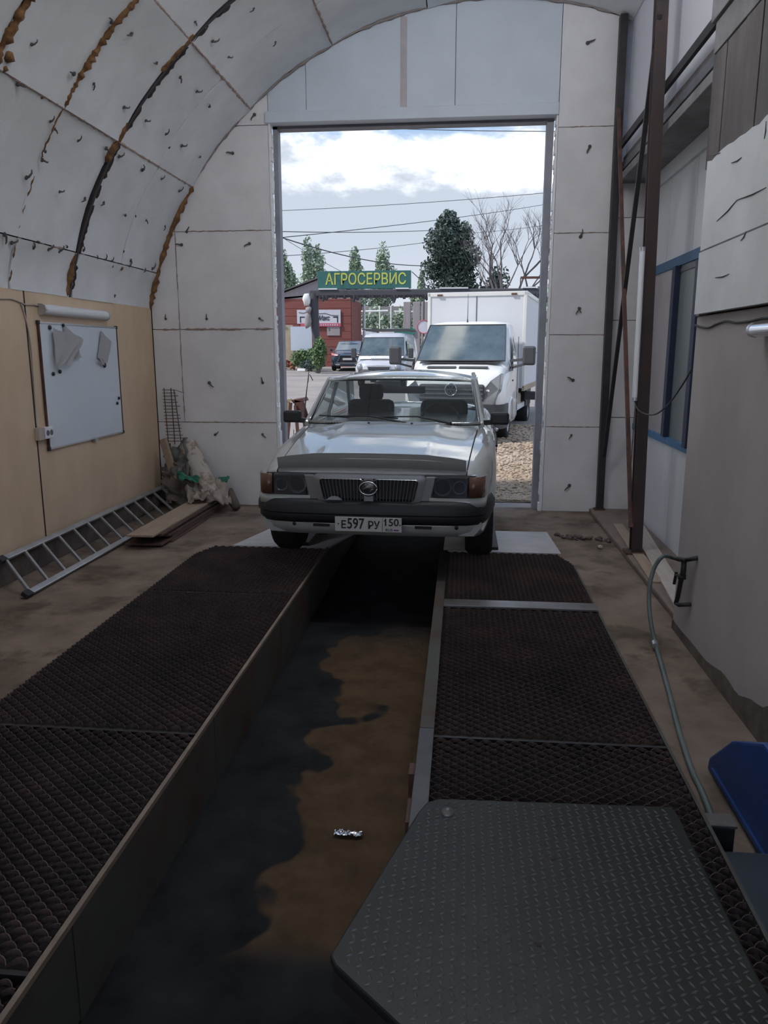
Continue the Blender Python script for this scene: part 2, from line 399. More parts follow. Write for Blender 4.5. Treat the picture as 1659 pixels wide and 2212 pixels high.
lumps(arc_path(166, 146, 6.1, 60), 0.006, 8, 0.6).build('foam_bead', 'foam_brown', ceiling, smooth=True)
lumps(arc_path(149, 134, 5.2, 50), 0.034, 9).build('foam_bead', 'foam_brown', ceiling, smooth=True)
lumps(arc_path(166, 128, 8.0, 120), 0.016, 10, 0.42).build('foam_bead', 'dark_gap', ceiling, smooth=True)
for a, r, f, s in ((161.0, 0.012, 0.5, 11), (146.1, 0.010, 0.8, 12), (131.0, 0.013, 0.85, 13), (115.2, 0.012, 0.7, 14)):
    lumps(long_path(a, 5.2, 8.95, 90), r, s, f).build('foam_bead', 'foam_pink', ceiling, smooth=True)
lumps(arc_path(167, 146, 8.975, 40, jit=0.012), 0.032, 15).build('foam_bead', 'foam_brown', ceiling, smooth=True)
lumps(arc_path(147, 69.5, 8.985, 90, AR + 0.0), 0.016, 16).build('foam_bead', 'foam_grey', ceiling, smooth=True)
for (px, py, q) in ((14, 122, 0.05), (6, 145, 0.035), (262, 580, 0.03), (240, 575, 0.025), (88, 210, 0.02), (245, 640, 0.03)):
    d = ray(px, py); o_ = _C - Vector((AX, 0, AZ)); A = d.x ** 2 + d.z ** 2; B = o_.x * d.x + o_.z * d.z; c_ = o_.x ** 2 + o_.z ** 2 - AR * AR
    p = _C + d * ((-B + sqrt(B * B - A * c_)) / A)
    MB().blob(p, q, q * 0.9, q * 0.9, seed=px, amp=0.3).build('foam_lump', 'foam_brown', ceiling, smooth=True)
# screws with bent tails sticking out of the sheets
scm = MB(); scm.lathe([(0.001, 0.0), (0.016, 0.0), (0.016, 0.006), (0.001, 0.008)], (0, 0, 0), 'z', 8)
scm.tube([(0, 0, 0.004), (0.012, 0.002, 0.016), (0.045, 0.0, 0.02), (0.062, 0.006, 0.012)], [0.008, 0.008, 0.006, 0.004], 5)
screw_src = scm.build('screw', 'screw_grey', ceiling)
first = [True]
def put_screw(p, nrm, parent, s=1.0):
    rng = random.Random(int(p.x * 100 + p.z * 37 + p.y * 11))
    q = Vector(nrm).to_track_quat('Z', 'Y') @ Matrix.Rotation(rng.uniform(0, 6.28), 3, 'Z').to_quaternion()
    o = screw_src if first[0] else screw_src.copy()
    if not first[0]: C.objects.link(o)
    first[0] = False
    o.parent = parent; o.location = p; o.rotation_euler = q.to_euler(); k = s * rng.uniform(0.75, 1.2); o.scale = (k, k, k)
K = 0.36166
for x, y in ((190,265),(440,440),(665,130),(785,200),(935,375),(300,725),(465,840),(632,885),(740,640),(870,720),(1075,460),(1165,130),(1270,245),(1365,340),(710,935),(850,1015),(965,1068),(990,800),(1085,870),(1175,545),(155,1060),(355,1145),(505,1185),(618,1210),(748,1285),(872,1315),(985,1350),(1070,1140),(1195,935),(25,1400),(232,1450),(200,1480),(287,1488),(352,1500),(400,1475),(498,1495),(577,1548),(622,1555),(665,1560),(780,1555),(867,1607),(908,1605),(1250,635),(1515,50),(1645,250),(560,500),(105,500),(325,770),(270,905),(250,955),(68,1450)):
    d = ray(x * K, y * K); o_ = _C - Vector((AX, 0, AZ)); A = d.x ** 2 + d.z ** 2; B = o_.x * d.x + o_.z * d.z; c_ = o_.x ** 2 + o_.z ** 2 - (AR - 0.01) ** 2
    p = _C + d * ((-B + sqrt(B * B - A * c_)) / A)
    put_screw(p, (AX - p.x, 0, AZ - p.z), ceiling)

# ---- front wall: outer sheet, foam panels on the inside, tall doorway
DX0, DX1, DZ = -2.19, 0.93, 4.30
wb = MB()
wb.box(XL - 0.1, DX0 - 0.02, YF + 0.11, YF + 0.14, 0, 4.7); wb.box(DX1 + 0.02, 2.05, YF + 0.11, YF + 0.14, 0, 5.6)
wb.box(DX0 - 0.02, DX1 + 0.02, YF + 0.11, YF + 0.14, DZ + 0.02, 5.6); wb.box(-2.9, DX0 - 0.02, YF + 0.11, YF + 0.14, 4.7, 5.2)
wall_f = struct(wb.build('wall_front', 'grey_steel'))
def front_panel(x0, x1, z0, z1, m='foam_wall', th=0.10, arch=True, gap=0.004):
    """one sheet, cut to the arch where it meets the roof"""
    x0 += gap; x1 -= gap; z0 += gap; z1 -= gap
    xl = max(x0, arch_x(z0) + 0.006) if z0 > 1.42 else x0
    out = [(xl, z0), (x1, z0)]; n = 24
    for k in range(n + 1):
        x = x1 + (xl - x1) * k / n; z = min(z1, arch_z(x) - 0.004)
        if z > z0 + 0.002 and abs(out[-1][0] - x) + abs(out[-1][1] - z) > 1e-4: out.append((x, z))
    return MB().prism([(x, YF, z) for x, z in out], (0, th, 0)).build('foam_sheet', m, wall_f)
zl = [0.0] + [on_y(470, q, YF).z for q in (912, 711, 499, 273)] + [4.66]
xs_ = on_y(388, 700, YF).x
for k in range(len(zl) - 1):
    if k == 0: front_panel(XL, DX0, zl[k], zl[k + 1])
    elif k < 3:
        front_panel(XL, xs_, zl[k], zl[k + 1]); front_panel(xs_, DX0, zl[k], zl[k + 1])
    else: front_panel(XL, DX0, zl[k], zl[k + 1])
zr = [0.0] + [on_y(1245, q, YF).z for q in (922, 723, 503, 274)] + [5.5]
for k in range(len(zr) - 1): front_panel(DX1 + 0.03, 1.60, zr[k], zr[k + 1])
zq = [0.0] + [on_y(1350, q, YF).z for q in (902, 692, 470)] + [3.62]
for k in range(len(zq) - 1): front_panel(1.60, 1.95, zq[k], zq[k + 1], arch=False)
xt = [DX0] + [on_y(q, 150, YF).x for q in (660, 872, 984)] + [DX1 + 0.03]
for k in range(len(xt) - 1): front_panel(xt[k], xt[k + 1], DZ + 0.12, 5.5, 'foam_lintel', gap=0.003)
rng = random.Random(5)
# foam beads in the joints of this wall
for k in (1, 2, 3):
    n = 40; lumps([Vector((XL + 0.05 + (DX0 - XL - 0.08) * i / n, YF - 0.002, zl[k] + rng.uniform(-0.004, 0.004))) for i in range(n + 1)], 0.006 if k != 2 else 0.011, 20 + k, 0.75).build('foam_bead', 'foam_pink', wall_f, smooth=True)
n = 50; lumps([Vector((xs_ + rng.uniform(-0.004, 0.004), YF - 0.002, 1.1 + 2.1 * i / n)) for i in range(n + 1)], 0.006, 25, 0.8).build('foam_bead', 'foam_pink', wall_f, smooth=True)
for k in (1, 2, 3, 4):
    n = 24; lumps([Vector((DX1 + 0.05 + 0.6 * i / n, YF - 0.002, zr[k] + rng.uniform(-0.003, 0.003))) for i in range(n + 1)], 0.005, 30 + k, 0.6).build('foam_bead', 'foam_pink', wall_f, smooth=True)
MB().box(xt[2] - 0.035, xt[2] + 0.035, YF - 0.012, YF, DZ + 0.12, 5.30).build('cover_strip', 'foam_cover', wall_f)
# ragged foam lips along both sides of the doorway
for sx, x in ((1, DX0), (-1, DX1 + 0.03)):
    mb = MB(); n = 90; rg = random.Random(3 + sx)
    for i in range(n):
        z0, z1 = DZ * i / n, DZ * (i + 1) / n; j = rg.uniform(0.0, 0.02) + (0.012 if z0 < 0.95 else 0)
        mb.box(min(x, x + sx * (0.012 + j)), max(x, x + sx * (0.012 + j)), YF + 0.0, YF + 0.10, z0, z1)
    mb.build('foam_lip', 'foam_edge', wall_f)
# fasteners of this wall
for x, y in [(x * K, y * K) for x, y in ((1390,915),(1520,685),(1115,1385),(1085,1462),(1490,1455),(990,1905),(1235,1905),(1550,1902))] + \
        [(x * K, 600 + y * K) for x, y in ((1250,627),(1570,627),(1285,937),(1568,935))] + \
        [(1160 + x * 0.3164, y * 0.3164) for x, y in ((345,295),(360,1000),(297,1617),(290,2107))] + \
        [(1160 + x * K, 600 + y * K) for x, y in ((250,182),(215,612),(205,940),(193,1240))]:
    put_screw(on_y(x, y, YF - 0.002), (0, -1, 0), wall_f, 1.1)
# steel frame of the doorway
df = struct(MB().box(DX0 + 0.02, DX0 + 0.075, YF + 0.12, YF + 0.26, 0, DZ).build('door_1', 'door_frame', bevel=0.004))
MB().box(DX1 - 0.075, DX1 + 0.0, YF + 0.12, YF + 0.26, 0, DZ - 0.02).build('door_post', 'door_frame', df, bevel=0.004)
MB().box(DX0 - 0.03, DX1 + 0.03, YF - 0.03, YF + 0.22, DZ, DZ + 0.12).build('door_lintel', 'foam_lintel', df, bevel=0.006)
MB().box(DX0 + 0.02, DX1, YF + 0.12, YF + 0.26, DZ - 0.03, DZ).build('door_head', 'grey_steel', df)

# ---- left wall: plywood sheets over a dark plinth
wl = struct(MB().box(XL - 0.14, XL - 0.02, YB, YF + 0.1, 0, 2.36).build('wall_left', 'dark_gap'))
ply_y = [YB, -1.2, 1.3, 3.80, 6.30, YF - 0.01]
for a, b in zip(ply_y, ply_y[1:]):
    MB().box(XL - 0.02, XL, a + 0.006, b - 0.006, 0.21, 2.335).build('plywood_sheet', 'plywood', wl, bevel=0.003)
struct(MB().box(XL - 0.02, XL + 0.05, YB, YF - 0.02, 0.0, 0.20).build('baseboard_left', 'plinth', bevel=0.01))

# ---- right side: recessed panel wall with a blue window, upper sheeting, near plastered wall
XR, XN, YN = 1.95, 1.45, 5.12
wr = struct(MB().box(XR + 0.02, XR + 0.10, YN - 0.2, YF + 0.1, 0, 3.75).build('wall_right', 'dark_gap'))
WZ0, WZ1 = 1.045, 2.60                   # window height
WY = [YN - 0.2, 6.79, 6.92, 7.0, 7.52, 7.66, YF - 0.01]
pj = [YN - 0.2, 5.55, 6.25, 7.18, 8.05, YF - 0.01]
for a, b in zip(pj, pj[1:]):
    MB().box(XR, XR + 0.02, a + 0.004, b - 0.004, WZ1 + 0.07, 3.58).build('wall_panel', 'white_panel', wr)
for a, b in ((YN - 0.2, 7.32), (7.32, YF - 0.01)):
    MB().box(XR, XR + 0.02, a + 0.004, b - 0.004, 0.0, WZ0 - 0.06).build('wall_panel', 'white_sheet', wr)
MB().box(XR, XR + 0.02, 7.62, YF - 0.01, WZ0, WZ1).build('wall_panel', 'plaster', wr)
MB().box(XR, XR + 0.02, YN - 0.2, 6.74, WZ0, WZ1).build('wall_panel', 'plaster', wr)
win = struct(MB().box(XR - 0.012, XR + 0.03, 6.70, YF - 0.012, WZ1, WZ1 + 0.09).build('window_1', 'blue_paint', bevel=0.004))
MB().box(XR - 0.02, XR + 0.03, 6.60, YF - 0.012, WZ0 - 0.07, WZ0).build('window_sill', 'blue_bright', win, bevel=0.004)
MB().box(XR - 0.05, XR + 0.03, 7.50, 7.60, WZ0, WZ1).build('window_frame', 'navy_paint', win, bevel=0.004)
MB().box(XR - 0.05, XR + 0.03, 6.76, 6.87, WZ0 - 0.02, WZ1 - 0.02).build('window_frame', 'navy_paint', win, bevel=0.004)
MB().box(XR + 0.004, XR + 0.010, 6.87, 7.50, WZ0, WZ1).build('window_pane', 'window_glass', win)
MB().box(XR - 0.005, XR + 0.02, 6.87, 7.50, WZ1 - 0.06, WZ1 - 0.03).build('window_frame', 'grey_steel', win)
# beam and soffit above the recess, white sheets of the upper wall
XU = 1.68
m_ = bpy.data.materials.new('milky_sheet'); m_.use_nodes = True; t_ = m_.node_tree; MATS['milky_sheet'] = m_   # milky plastic sheeting: daylight glows through it
tl_n = t_.nodes.new('ShaderNodeBsdfTranslucent'); tl_n.inputs[0].default_value = (0.70, 0.69, 0.72, 1); df_n = t_.nodes.new('ShaderNodeBsdfDiffuse'); df_n.inputs[0].default_value = (0.80, 0.79, 0.81, 1)
mx_n = t_.nodes.new('ShaderNodeMixShader'); mx_n.inputs[0].default_value = 0.38; t_.links.new(df_n.outputs[0], mx_n.inputs[1]); t_.links.new(tl_n.outputs[0], mx_n.inputs[2]); t_.links.new(mx_n.outputs[0], t_.nodes['Material Output'].inputs[0])
wu = struct(MB().box(XU + 0.02, XU + 0.06, YN - 0.2, YF + 0.1, 3.7, 3.86).box(XU + 0.02, XU + 0.06, YN - 0.2, YF + 0.1, 5.30, 5.5).build('wall_upper', 'dark_gap'))
for a, b in ((YN - 0.2, 5.9), (5.9, 7.02), (7.02, 8.0), (8.0, YF - 0.01)):
    MB().box(XU, XU + 0.02, a + 0.003, b - 0.003, 3.86, 5.46).build('wall_panel', 'milky_sheet', wu)
tb = struct(MB().box(XU - 0.06, XR + 0.02, YN - 0.2, YF - 0.005, 3.60, 3.68).build('trim_1', 'concrete_beam', bevel=0.006))
MB().box(XU - 0.04, XU + 0.05, YN - 0.2, YF - 0.005, 3.72, 3.80).build('channel', 'grey_steel', tb, bevel=0.006)
MB().box(XU - 0.02, XU + 0.05, YN - 0.2, YF - 0.005, 3.80, 3.86).build('foam_joint', 'old_board', tb)
MB().box(XU - 0.01, XU + 0.02, YN - 0.2, YF - 0.005, 3.68, 3.72).build('dark_joint', 'dark_gap', tb)
MB().box(XR - 0.03, XR + 0.02, YN - 0.2, YF - 0.005, 3.46, 3.60).build('wooden_batten', 'white_panel', tb, bevel=0.004)
# near plastered wall with foam sheets and old boards above it
wn = struct(MB().box(XN, XN + 0.22, YB, YN, 0.0, 2.05).build('wall_near_right', 'plaster', bevel=0.01))
mb = MB(); rg = random.Random(9); n = 60; pts = []
for i in range(n + 1):
    y = 0.6 + (YN - 0.6) * i / n; pts.append((XN - 0.003, y, 0.06 + 0.10 * abs(noise.noise(Vector((y * 1.6, 3, 0)))) + 0.22 * max(0, 1 - abs(y - 3.2) / 1.3) * (0.6 + 0.5 * noise.noise(Vector((y * 4, 0, 7))))))
mb.prism([(XN - 0.004, 0.6, 0.0), (XN - 0.004, YN, 0.0)] + pts[::-1], (0.01, 0, 0)); mb.build('damp_stain', 'plaster_dark', wn)
for (y0, y1, z0, z1) in ((3.75, 5.04, 2.06, 2.42), (3.75, 5.02, 2.43, 2.93), (2.4, 3.74, 2.06, 2.95), (1.0, 2.39, 2.06, 2.95), (YB, 0.99, 2.06, 2.95)):
    mb = MB(); rg = random.Random(int(y0 * 10)); k = 14; up = [(XN - 0.04, y1 + (y0 - y1) * i / k, z1 + (rg.uniform(-0.015, 0.012) if z1 > 2.9 else 0)) for i in range(k + 1)]
    mb.prism([(XN - 0.04, y0 + 0.004, z0), (XN - 0.04, y1, z0)] + up, (0.05, 0, 0)); mb.build('foam_sheet', 'foam_white', wn)
MB().box(XN - 0.01, XN + 0.12, 5.05, YN, 2.05, 3.55).build('wooden_post', 'concrete_beam', wn, bevel=0.004)
yy = 5.10; rg = random.Random(21)
while yy > 0.5:
    ww = rg.uniform(0.22, 0.34); MB().box(XN - 0.02 - rg.uniform(0, 0.012), XN + 0.04, yy - ww, yy - 0.008, 2.90, 3.52).build('old_board', 'old_board', wn); yy -= ww
for z0, z1, q in ((3.53, 3.70, 0), (3.71, 3.93, 0.05), (3.94, 4.2, 0.03), (4.21, 5.3, 0.06)):
    MB().box(XN - 0.03 - q * 0.3, XN + 0.10, YB, 5.10 + q, z0, z1).build('old_board', 'concrete_beam', wn, bevel=0.004)
for a, b in (((1548, 478), (1592, 432)), ((1592, 432), (1655, 405)), ((1580, 352), (1602, 340)), ((1655, 262), (1651, 300)), ((1530, 335), (1556, 330)), ((1545, 600), (1575, 592)), ((1600, 520), (1612, 500))):
    MB().tube([on_x(*a, XN - 0.041), on_x((a[0] + b[0]) / 2 + 1, (a[1] + b[1]) / 2 + 2, XN - 0.042), on_x(*b, XN - 0.041)], [0.002, 0.004, 0.002], 5).build('scratch', 'screw_grey', wn)
MB().box(XN + 0.04, XN + 0.22, YB, YN - 0.02, 2.05, 5.3).build('backing', 'dark_gap', wn)
# ================================================================== yard outside
mat('asphalt', (0.34, 0.305, 0.285), 0.95, col2=(0.25, 0.225, 0.21), scale=0.6, bump=0.3, bscale=25, spec=0.2)
mat('gravel_base', (0.40, 0.33, 0.26), 0.95, col2=(0.28, 0.22, 0.17), scale=5, bump=0.6, bscale=30, spec=0.2)
mat('stone', (0.52, 0.43, 0.34), 0.9, col2=(0.36, 0.28, 0.21), scale=3, coords='Generated', spec=0.2)
GS = 0.022
def gz(y): return max(0.0, GS * (y - 9.0))
gr = MB()
gr.grid(lambda u, v: (-60 + 120 * u, 9.0 + 0.15 + 120 * v, gz(9.15 + 120 * v) - 0.004), 8, 24)
gr.grid(lambda u, v: (-40 + 80 * u, YB - 30 + 30 * v, -0.01), 4, 4)
ground = struct(gr.build('ground', 'asphalt', smooth=True))
# ================================================================== runways, ramps, plates
mat('grating', (0.10, 0.058, 0.048), 0.6, metal=0.2, col2=(0.045, 0.032, 0.029), scale=3.5)
mat('grating_shade', (0.02, 0.018, 0.017), 0.9)  # near-black tone standing in for the shade below the gratings
mat('worn_steel', (0.085, 0.082, 0.085), 0.45, metal=0.4, col2=(0.05, 0.047, 0.047), scale=7)
mat('tread_steel', (0.15, 0.16, 0.155), 0.25, metal=0.1)
mat('frame_wood', (0.26, 0.20, 0.15), 0.7, col2=(0.17, 0.13, 0.10), scale=6)
mat('side_plate', (0.075, 0.075, 0.068), 0.7, metal=0.2, col2=(0.07, 0.034, 0.024), scale=2.2, lo=0.36, hi=0.55)
mat('bright_steel', (0.27, 0.26, 0.27), 0.4, metal=0.6, col2=(0.16, 0.15, 0.15), scale=7)
mat('ramp_plate', (0.62, 0.60, 0.60), 0.5, metal=0.3, col2=(0.46, 0.45, 0.45), scale=4, bump=0.1)
mat('diamond_steel', (0.020, 0.021, 0.019), 0.42, metal=0.0, col2=(0.013, 0.014, 0.013), scale=4, spec=0.25)
mat('machine_blue', (0.012, 0.06, 0.24), 0.4, var=0.25, scale=6)
mat('slate_steel', (0.045, 0.06, 0.085), 0.5, metal=0.3, var=0.3, scale=5)
mat('foil', (0.75, 0.77, 0.85), 0.2, metal=1.0)
ZR = 0.325
def grating(x0, x1, y0, y1, z, cell=0.060, pit=0.0245, cut=None):
    """expanded metal: rows of raised scallops, each row shifted by half a mesh"""
    mb = MB(); n = 6; ny = int((y1 - y0) / pit)
    for k in range(ny):
        yk = y0 + pit * k; a, b = x0, x1
        if cut: a, b = cut(yk)
        m_ = int((b - a) / cell * n); i0 = len(mb.v)
        for i in range(m_ + 1):
            x = a + i * cell / n; s_ = abs(sin(pi * ((x - x0) / cell + 0.5 * (k % 2)))) ** 0.8
            y = yk + pit * 0.98 * s_; zz = z - 0.004 + 0.006 * s_
            mb.v += [(x, y - 0.003, zz - 0.015), (x, y, zz), (x, y + 0.004, zz - 0.001)]
        for i in range(m_):
            q = i0 + 3 * i; mb.f += [(q, q + 1, q + 4, q + 3), (q + 1, q + 2, q + 5, q + 4)]
    return mb
def runway(name, label, x0, x1, y0, secs, inner, outer):
    t = thing(name, label, 'runway', ((x0 + x1) / 2, y0, 0)); O = Vector(t.location)
    def P(mb, *a, **k):
        mb.v = [tuple(Vector(v) - O) for v in mb.v]; return mb.build(*a, **k)
    yE = secs[-1]
    def cut(y):
        d = max(0, y - (yE - 0.28)) / 0.28 * 0.09
        return (x0 + d, x1) if outer < 0 else (x0, x1 - d)
    for a, b in zip(secs, secs[1:]):
        P(grating(x0 + 0.012, x1 - 0.012, a + 0.012, b - 0.012, ZR - 0.004, cut=lambda y: (cut(y)[0] + 0.012, cut(y)[1] - 0.012)), 'grating', 'grating', t, fix=False)['kind'] = 'stuff'
        P(MB().box(x0 + 0.01, x1 - 0.01, a - 0.008, a + 0.008, ZR - 0.05, ZR - 0.014), 'cross_bar', 'dark_steel', t)
    P(MB().box(x0 + 0.02, x1 - 0.02, y0 + 0.01, yE - 0.30, ZR - 0.075, ZR - 0.07), 'shade_sheet', 'grating_shade', t)  # dark sheet added so the mesh holes read as shaded
    # rails under the grating, closed inner side, outer side
    for f in (0.12, 0.37, 0.63, 0.88):
        x = x0 + (x1 - x0) * f; P(MB().box(x - 0.02, x + 0.02, y0, yE - 0.02, 0.0, ZR - 0.076), 'bearer', 'dark_steel', t)
    xi = x1 if inner > 0 else x0; xo = x0 if inner > 0 else x1
    k = y0; rg = random.Random(int(abs(x0) * 100))
    while k < yE - 0.01:
        e = min(yE, k + 1.22); P(MB().box(xi - 0.006, xi + 0.006, k + 0.004, e - 0.004, 0.0 if rg.random() < 0.7 else 0.01, ZR - 0.012), 'side_plate', 'side_plate', t); k = e
    P(MB().box(xo - 0.006, xo + 0.006, y0, yE - 0.28, 0.0, ZR - 0.02), 'side_plate', 'side_plate', t)
    P(MB().prism([(xo, yE - 0.28, 0), (xo, yE - 0.28, ZR - 0.02), (xo - (0.09 if outer > 0 else -0.09), yE, ZR - 0.02), (xo - (0.09 if outer > 0 else -0.09), yE, 0)], (0.006, 0, 0)), 'side_plate', 'side_plate', t)
    return t, P
tl, PL = runway('inspection_runway', 'rust-brown expanded-metal runway beside the ladder and boards', -2.03, -1.03, 0.5, [0.5, 1.55, 2.79, 4.62, 5.80], 1, -1)
PL(MB().box(-1.038, -1.022, 0.5, 5.80, ZR - 0.014, ZR + 0.004), 'edge_strip', 'frame_wood', tl)
tr_, PR = runway('inspection_runway', 'rust-brown expanded-metal runway beside the green hose, with a bright cross strip', -0.13, 0.84, 0.5, [0.5, 1.55, 2.87, 4.47, 5.80], -1, 1)
PR(MB().box(-0.145, -0.085, 0.5, 2.9, ZR - 0.012, ZR + 0.004), 'edge_strip', 'worn_steel', tr_, bevel=0.002)
PR(MB().box(-0.145, -0.085, 2.905, 5.80, ZR - 0.012, ZR + 0.003), 'edge_strip', 'side_plate', tr_, bevel=0.002)
PR(MB().box(-0.085, 0.835, 4.46, 4.585, ZR - 0.006, ZR + 0.007), 'cross_strip', 'bright_steel', tr_, bevel=0.002)
PR(MB().box(-0.16, -0.13, 2.30, 2.44, 0.12, ZR - 0.03), 'bracket', 'rust_steel', tr_)
PR(MB().box(-0.17, -0.13, 2.60, 2.68, 0.20, ZR - 0.03), 'bracket', 'rust_steel', tr_)
RAMPS = []
for (xa, xb, xc, xd, lb) in ((-1.80, -1.03, -1.95, -1.00, 'pale steel ramp leading up to the runway beside the boards'), (-0.12, 0.78, -0.14, 0.90, 'pale steel ramp leading up to the runway beside the step ledge')):
    r = thing('access_ramp', lb, 'ramp', ((xa + xb) / 2, 5.81, 0)); O = Vector(r.location); RAMPS.append(r)
    m1 = MB().prism([(xa, 5.81, ZR - 0.004), (xb, 5.81, ZR - 0.004), (xd, 7.85, 0.015), (xc, 7.85, 0.015)], (0, 0, -0.012)); m1.v = [tuple(Vector(v) - O) for v in m1.v]; m1.build('ramp_deck', 'ramp_plate', r)
    for f in (0.1, 0.5, 0.9):
        x = xa + (xb - xa) * f; m1 = MB().prism([(x, 5.83, 0.0), (x, 5.83, ZR - 0.02), (x, 7.7, 0.01), (x, 7.7, 0.0)], (0.03, 0, 0)); m1.v = [tuple(Vector(v) - O) for v in m1.v]; m1.build('ramp_rib', 'dark_steel', r)

# diamond plate cover in front
dz = ZR + 0.028
poly = [on_z(*q, dz) for q in ((922, 1732), (948, 1724), (1452, 1742), (1466, 1762), (1640, 2110))] + [Vector((0.80, 1.1, dz)), Vector((0.30, 1.02, dz)), Vector((0.02, 1.33, dz))] + [on_z(*q, dz) for q in ((722, 2085), (712, 2062), (902, 1755))]
dp = thing('diamond_plate', 'dark diamond-tread steel cover plate with a bolt, lying on the runway', 'plate', (0.3, 1.7, ZR)); O = Vector(dp.location)
m1 = MB().prism([p - O for p in poly], (0, 0, -0.022)); m1.build('plate', 'diamond_steel', dp, bevel=0.006)
def inside(x, y):
    c = False; j = len(poly) - 1
    for i in range(len(poly)):
        a, b = poly[i], poly[j]
        if (a.y > y) != (b.y > y) and x < (b.x - a.x) * (y - a.y) / (b.y - a.y) + a.x: c = not c
        j = i
    return c
tm = MB(); sp = 0.0285
for i in range(60):
    for j in range(90):
        x = -0.45 + i * sp; y = 0.95 + j * sp * 0.75 + (0.5 * sp * 0.75 if i % 2 else 0)
        if not all(inside(x + q * 0.016, y + r_ * 0.016) for q in (-1, 1) for r_ in (-1, 1)): continue
        an = radians(28 if (i + j) % 2 else 118); ca, sa = cos(an), sin(an); c = Vector((x, y, dz)) - O
        if (i + j) % 2: a, b = 0.0120, 0.0036
        else: a, b = 0.0120, 0.0036
        q = len(tm.v)
        tm.v += [tuple(c + Vector((ca * u - sa * v_, sa * u + ca * v_, h))) for u, v_, h in ((-a, 0, 0), (0, -b, 0), (a, 0, 0), (0, b, 0), (-a * 0.4, 0, 0.0036), (a * 0.4, 0, 0.0036))]
        tm.f += [(q, q + 1, q + 4), (q + 1, q + 5, q + 4), (q + 1, q + 2, q + 5), (q + 2, q + 3, q + 5), (q + 3, q + 4, q + 5), (q + 3, q, q + 4)]
tm.build('tread_pattern', 'tread_steel', dp)['kind'] = 'stuff'
pb = on_z(967, 1752, dz + 0.006) - O
MB().lathe([(0.001, 0.008), (0.008, 0.008), (0.010, 0.002), (0.020, 0.001), (0.022, -0.006)], pb, 'z', 16).build('bolt', 'bright_steel', dp, smooth=True)
m1 = MB(); a, b, c_ = poly[7] - O, poly[8] - O, poly[6] - O
for u, v_ in ((b.lerp(a, 0.55), b),): m1.quad(u + Vector((0, 0, -0.02)), v_ + Vector((0, 0, -0.02)), v_ + Vector((0, 0, -0.075)), u + Vector((0, 0, -0.075)))
m1.build('skirt', 'dark_steel', dp, solid=0.004)
for sp_, lb in (((1172, 1822), 0.010), ((1190, 1852), 0.013), ((1165, 2040), 0.008)):
    p = on_z(*sp_, dz + 0.0005) - O; MB().lathe([(0.0001, 0.0015), (lb, 0.0008), (lb * 1.1, 0)], p, 'z', 10).build('grease_spot', 'dark_gap', dp)
for x_ in (0.25, 0.65):
    MB().box(x_ - 0.02, x_ + 0.02, 1.35, 2.3, 0.002, 0.008, Matrix.Translation((-O.x, -O.y, 0))).build('support_bar', 'dark_steel', dp)

# blue motor housing of the roller tester, slate frame beside it, junction box
bm_ = thing('motor_housing', 'glossy blue steel machine housing against the plastered wall', 'machine', (1.28, 2.3, 0)); O = Vector(bm_.location)
prof = [(0.9, 0.0), (3.28, 0.0), (3.27, 0.06), (3.03, 0.27), (2.73, 0.42), (0.9, 0.46)]
m1 = MB().prism([Vector((1.13, y, z)) - O for y, z in prof], (0.31, 0, 0)); m1.build('housing', 'machine_blue', bm_, bevel=0.012)
MB().box(1.12 - O.x, 1.14 - O.x, 0.92 - O.y, 3.2 - O.y, 0.03, 0.05).build('weld_seam', 'machine_blue', bm_)
fr_ = tag(MB().box(0.852, 1.10, 0.9, 2.48, 0.0, 0.14).build('steel_frame', 'slate_steel', bevel=0.008), 'slate-blue steel base frame between the diamond plate and the blue housing', 'frame')
jb = thing('junction_box', 'small pale steel box at the end of the hose', 'box', (0.93, 2.55, 0.0)); O = Vector(jb.location)
MB().box(-0.055, 0.055, -0.03, 0.035, 0.0, 0.20).build('body', 'dark_steel', jb, bevel=0.004); MB().box(-0.06, 0.06, -0.035, 0.04, 0.20, 0.212).build('cover', 'bright_steel', jb, bevel=0.003)
# scrap of foil in the channel
m1 = MB(); rg = random.Random(4); c0 = on_z(753, 1800, 0.012)
m1.grid(lambda u, v: (c0.x - 0.055 + u * 0.11 + 0.008 * noise.noise(Vector((v * 5, u * 4, 1))), c0.y - 0.016 + v * 0.03 + 0.01 * noise.noise(Vector((u * 6, v * 3, 3))), 0.012 + 0.014 * abs(noise.noise(Vector((u * 9, v * 6, 5))))), 22, 8)
tag(m1.build('foil_scrap', 'foil'), 'small crumpled silver foil scrap on the channel floor', 'scrap')

# ================================================================== left wall: board, lamp, socket, ladder, timber
mat('board_white', (0.72, 0.78, 0.86), 0.25, var=0.05, scale=2); mat('aluminium', (0.62, 0.63, 0.66), 0.35, metal=0.8, var=0.2, scale=9)
mat('paper', (0.42, 0.42, 0.43), 0.8, var=0.08, scale=4); mat('black_plastic', (0.02, 0.02, 0.024), 0.5); mat('white_plastic', (0.80, 0.81, 0.84), 0.4)
mat('cable_white', (0.5, 0.43, 0.37), 0.6); mat('cable_black', (0.03, 0.03, 0.032), 0.6)
xb = XL + 0.001
B0, B1 = Vector((xb, 6.46, 0.99)), Vector((xb, 7.98, 2.085))
wbd = thing('whiteboard', 'white magnetic board hung on the plywood wall', 'whiteboard', (xb, (B0.y + B1.y) / 2, B0.z)); O = Vector(wbd.location)
def LO(mb, o): mb.v = [tuple(Vector(v) - o) for v in mb.v]; return mb
LO(MB().box(xb, xb + 0.016, B0.y, B1.y, B0.z, B1.z), O).build('panel', 'board_white', wbd)
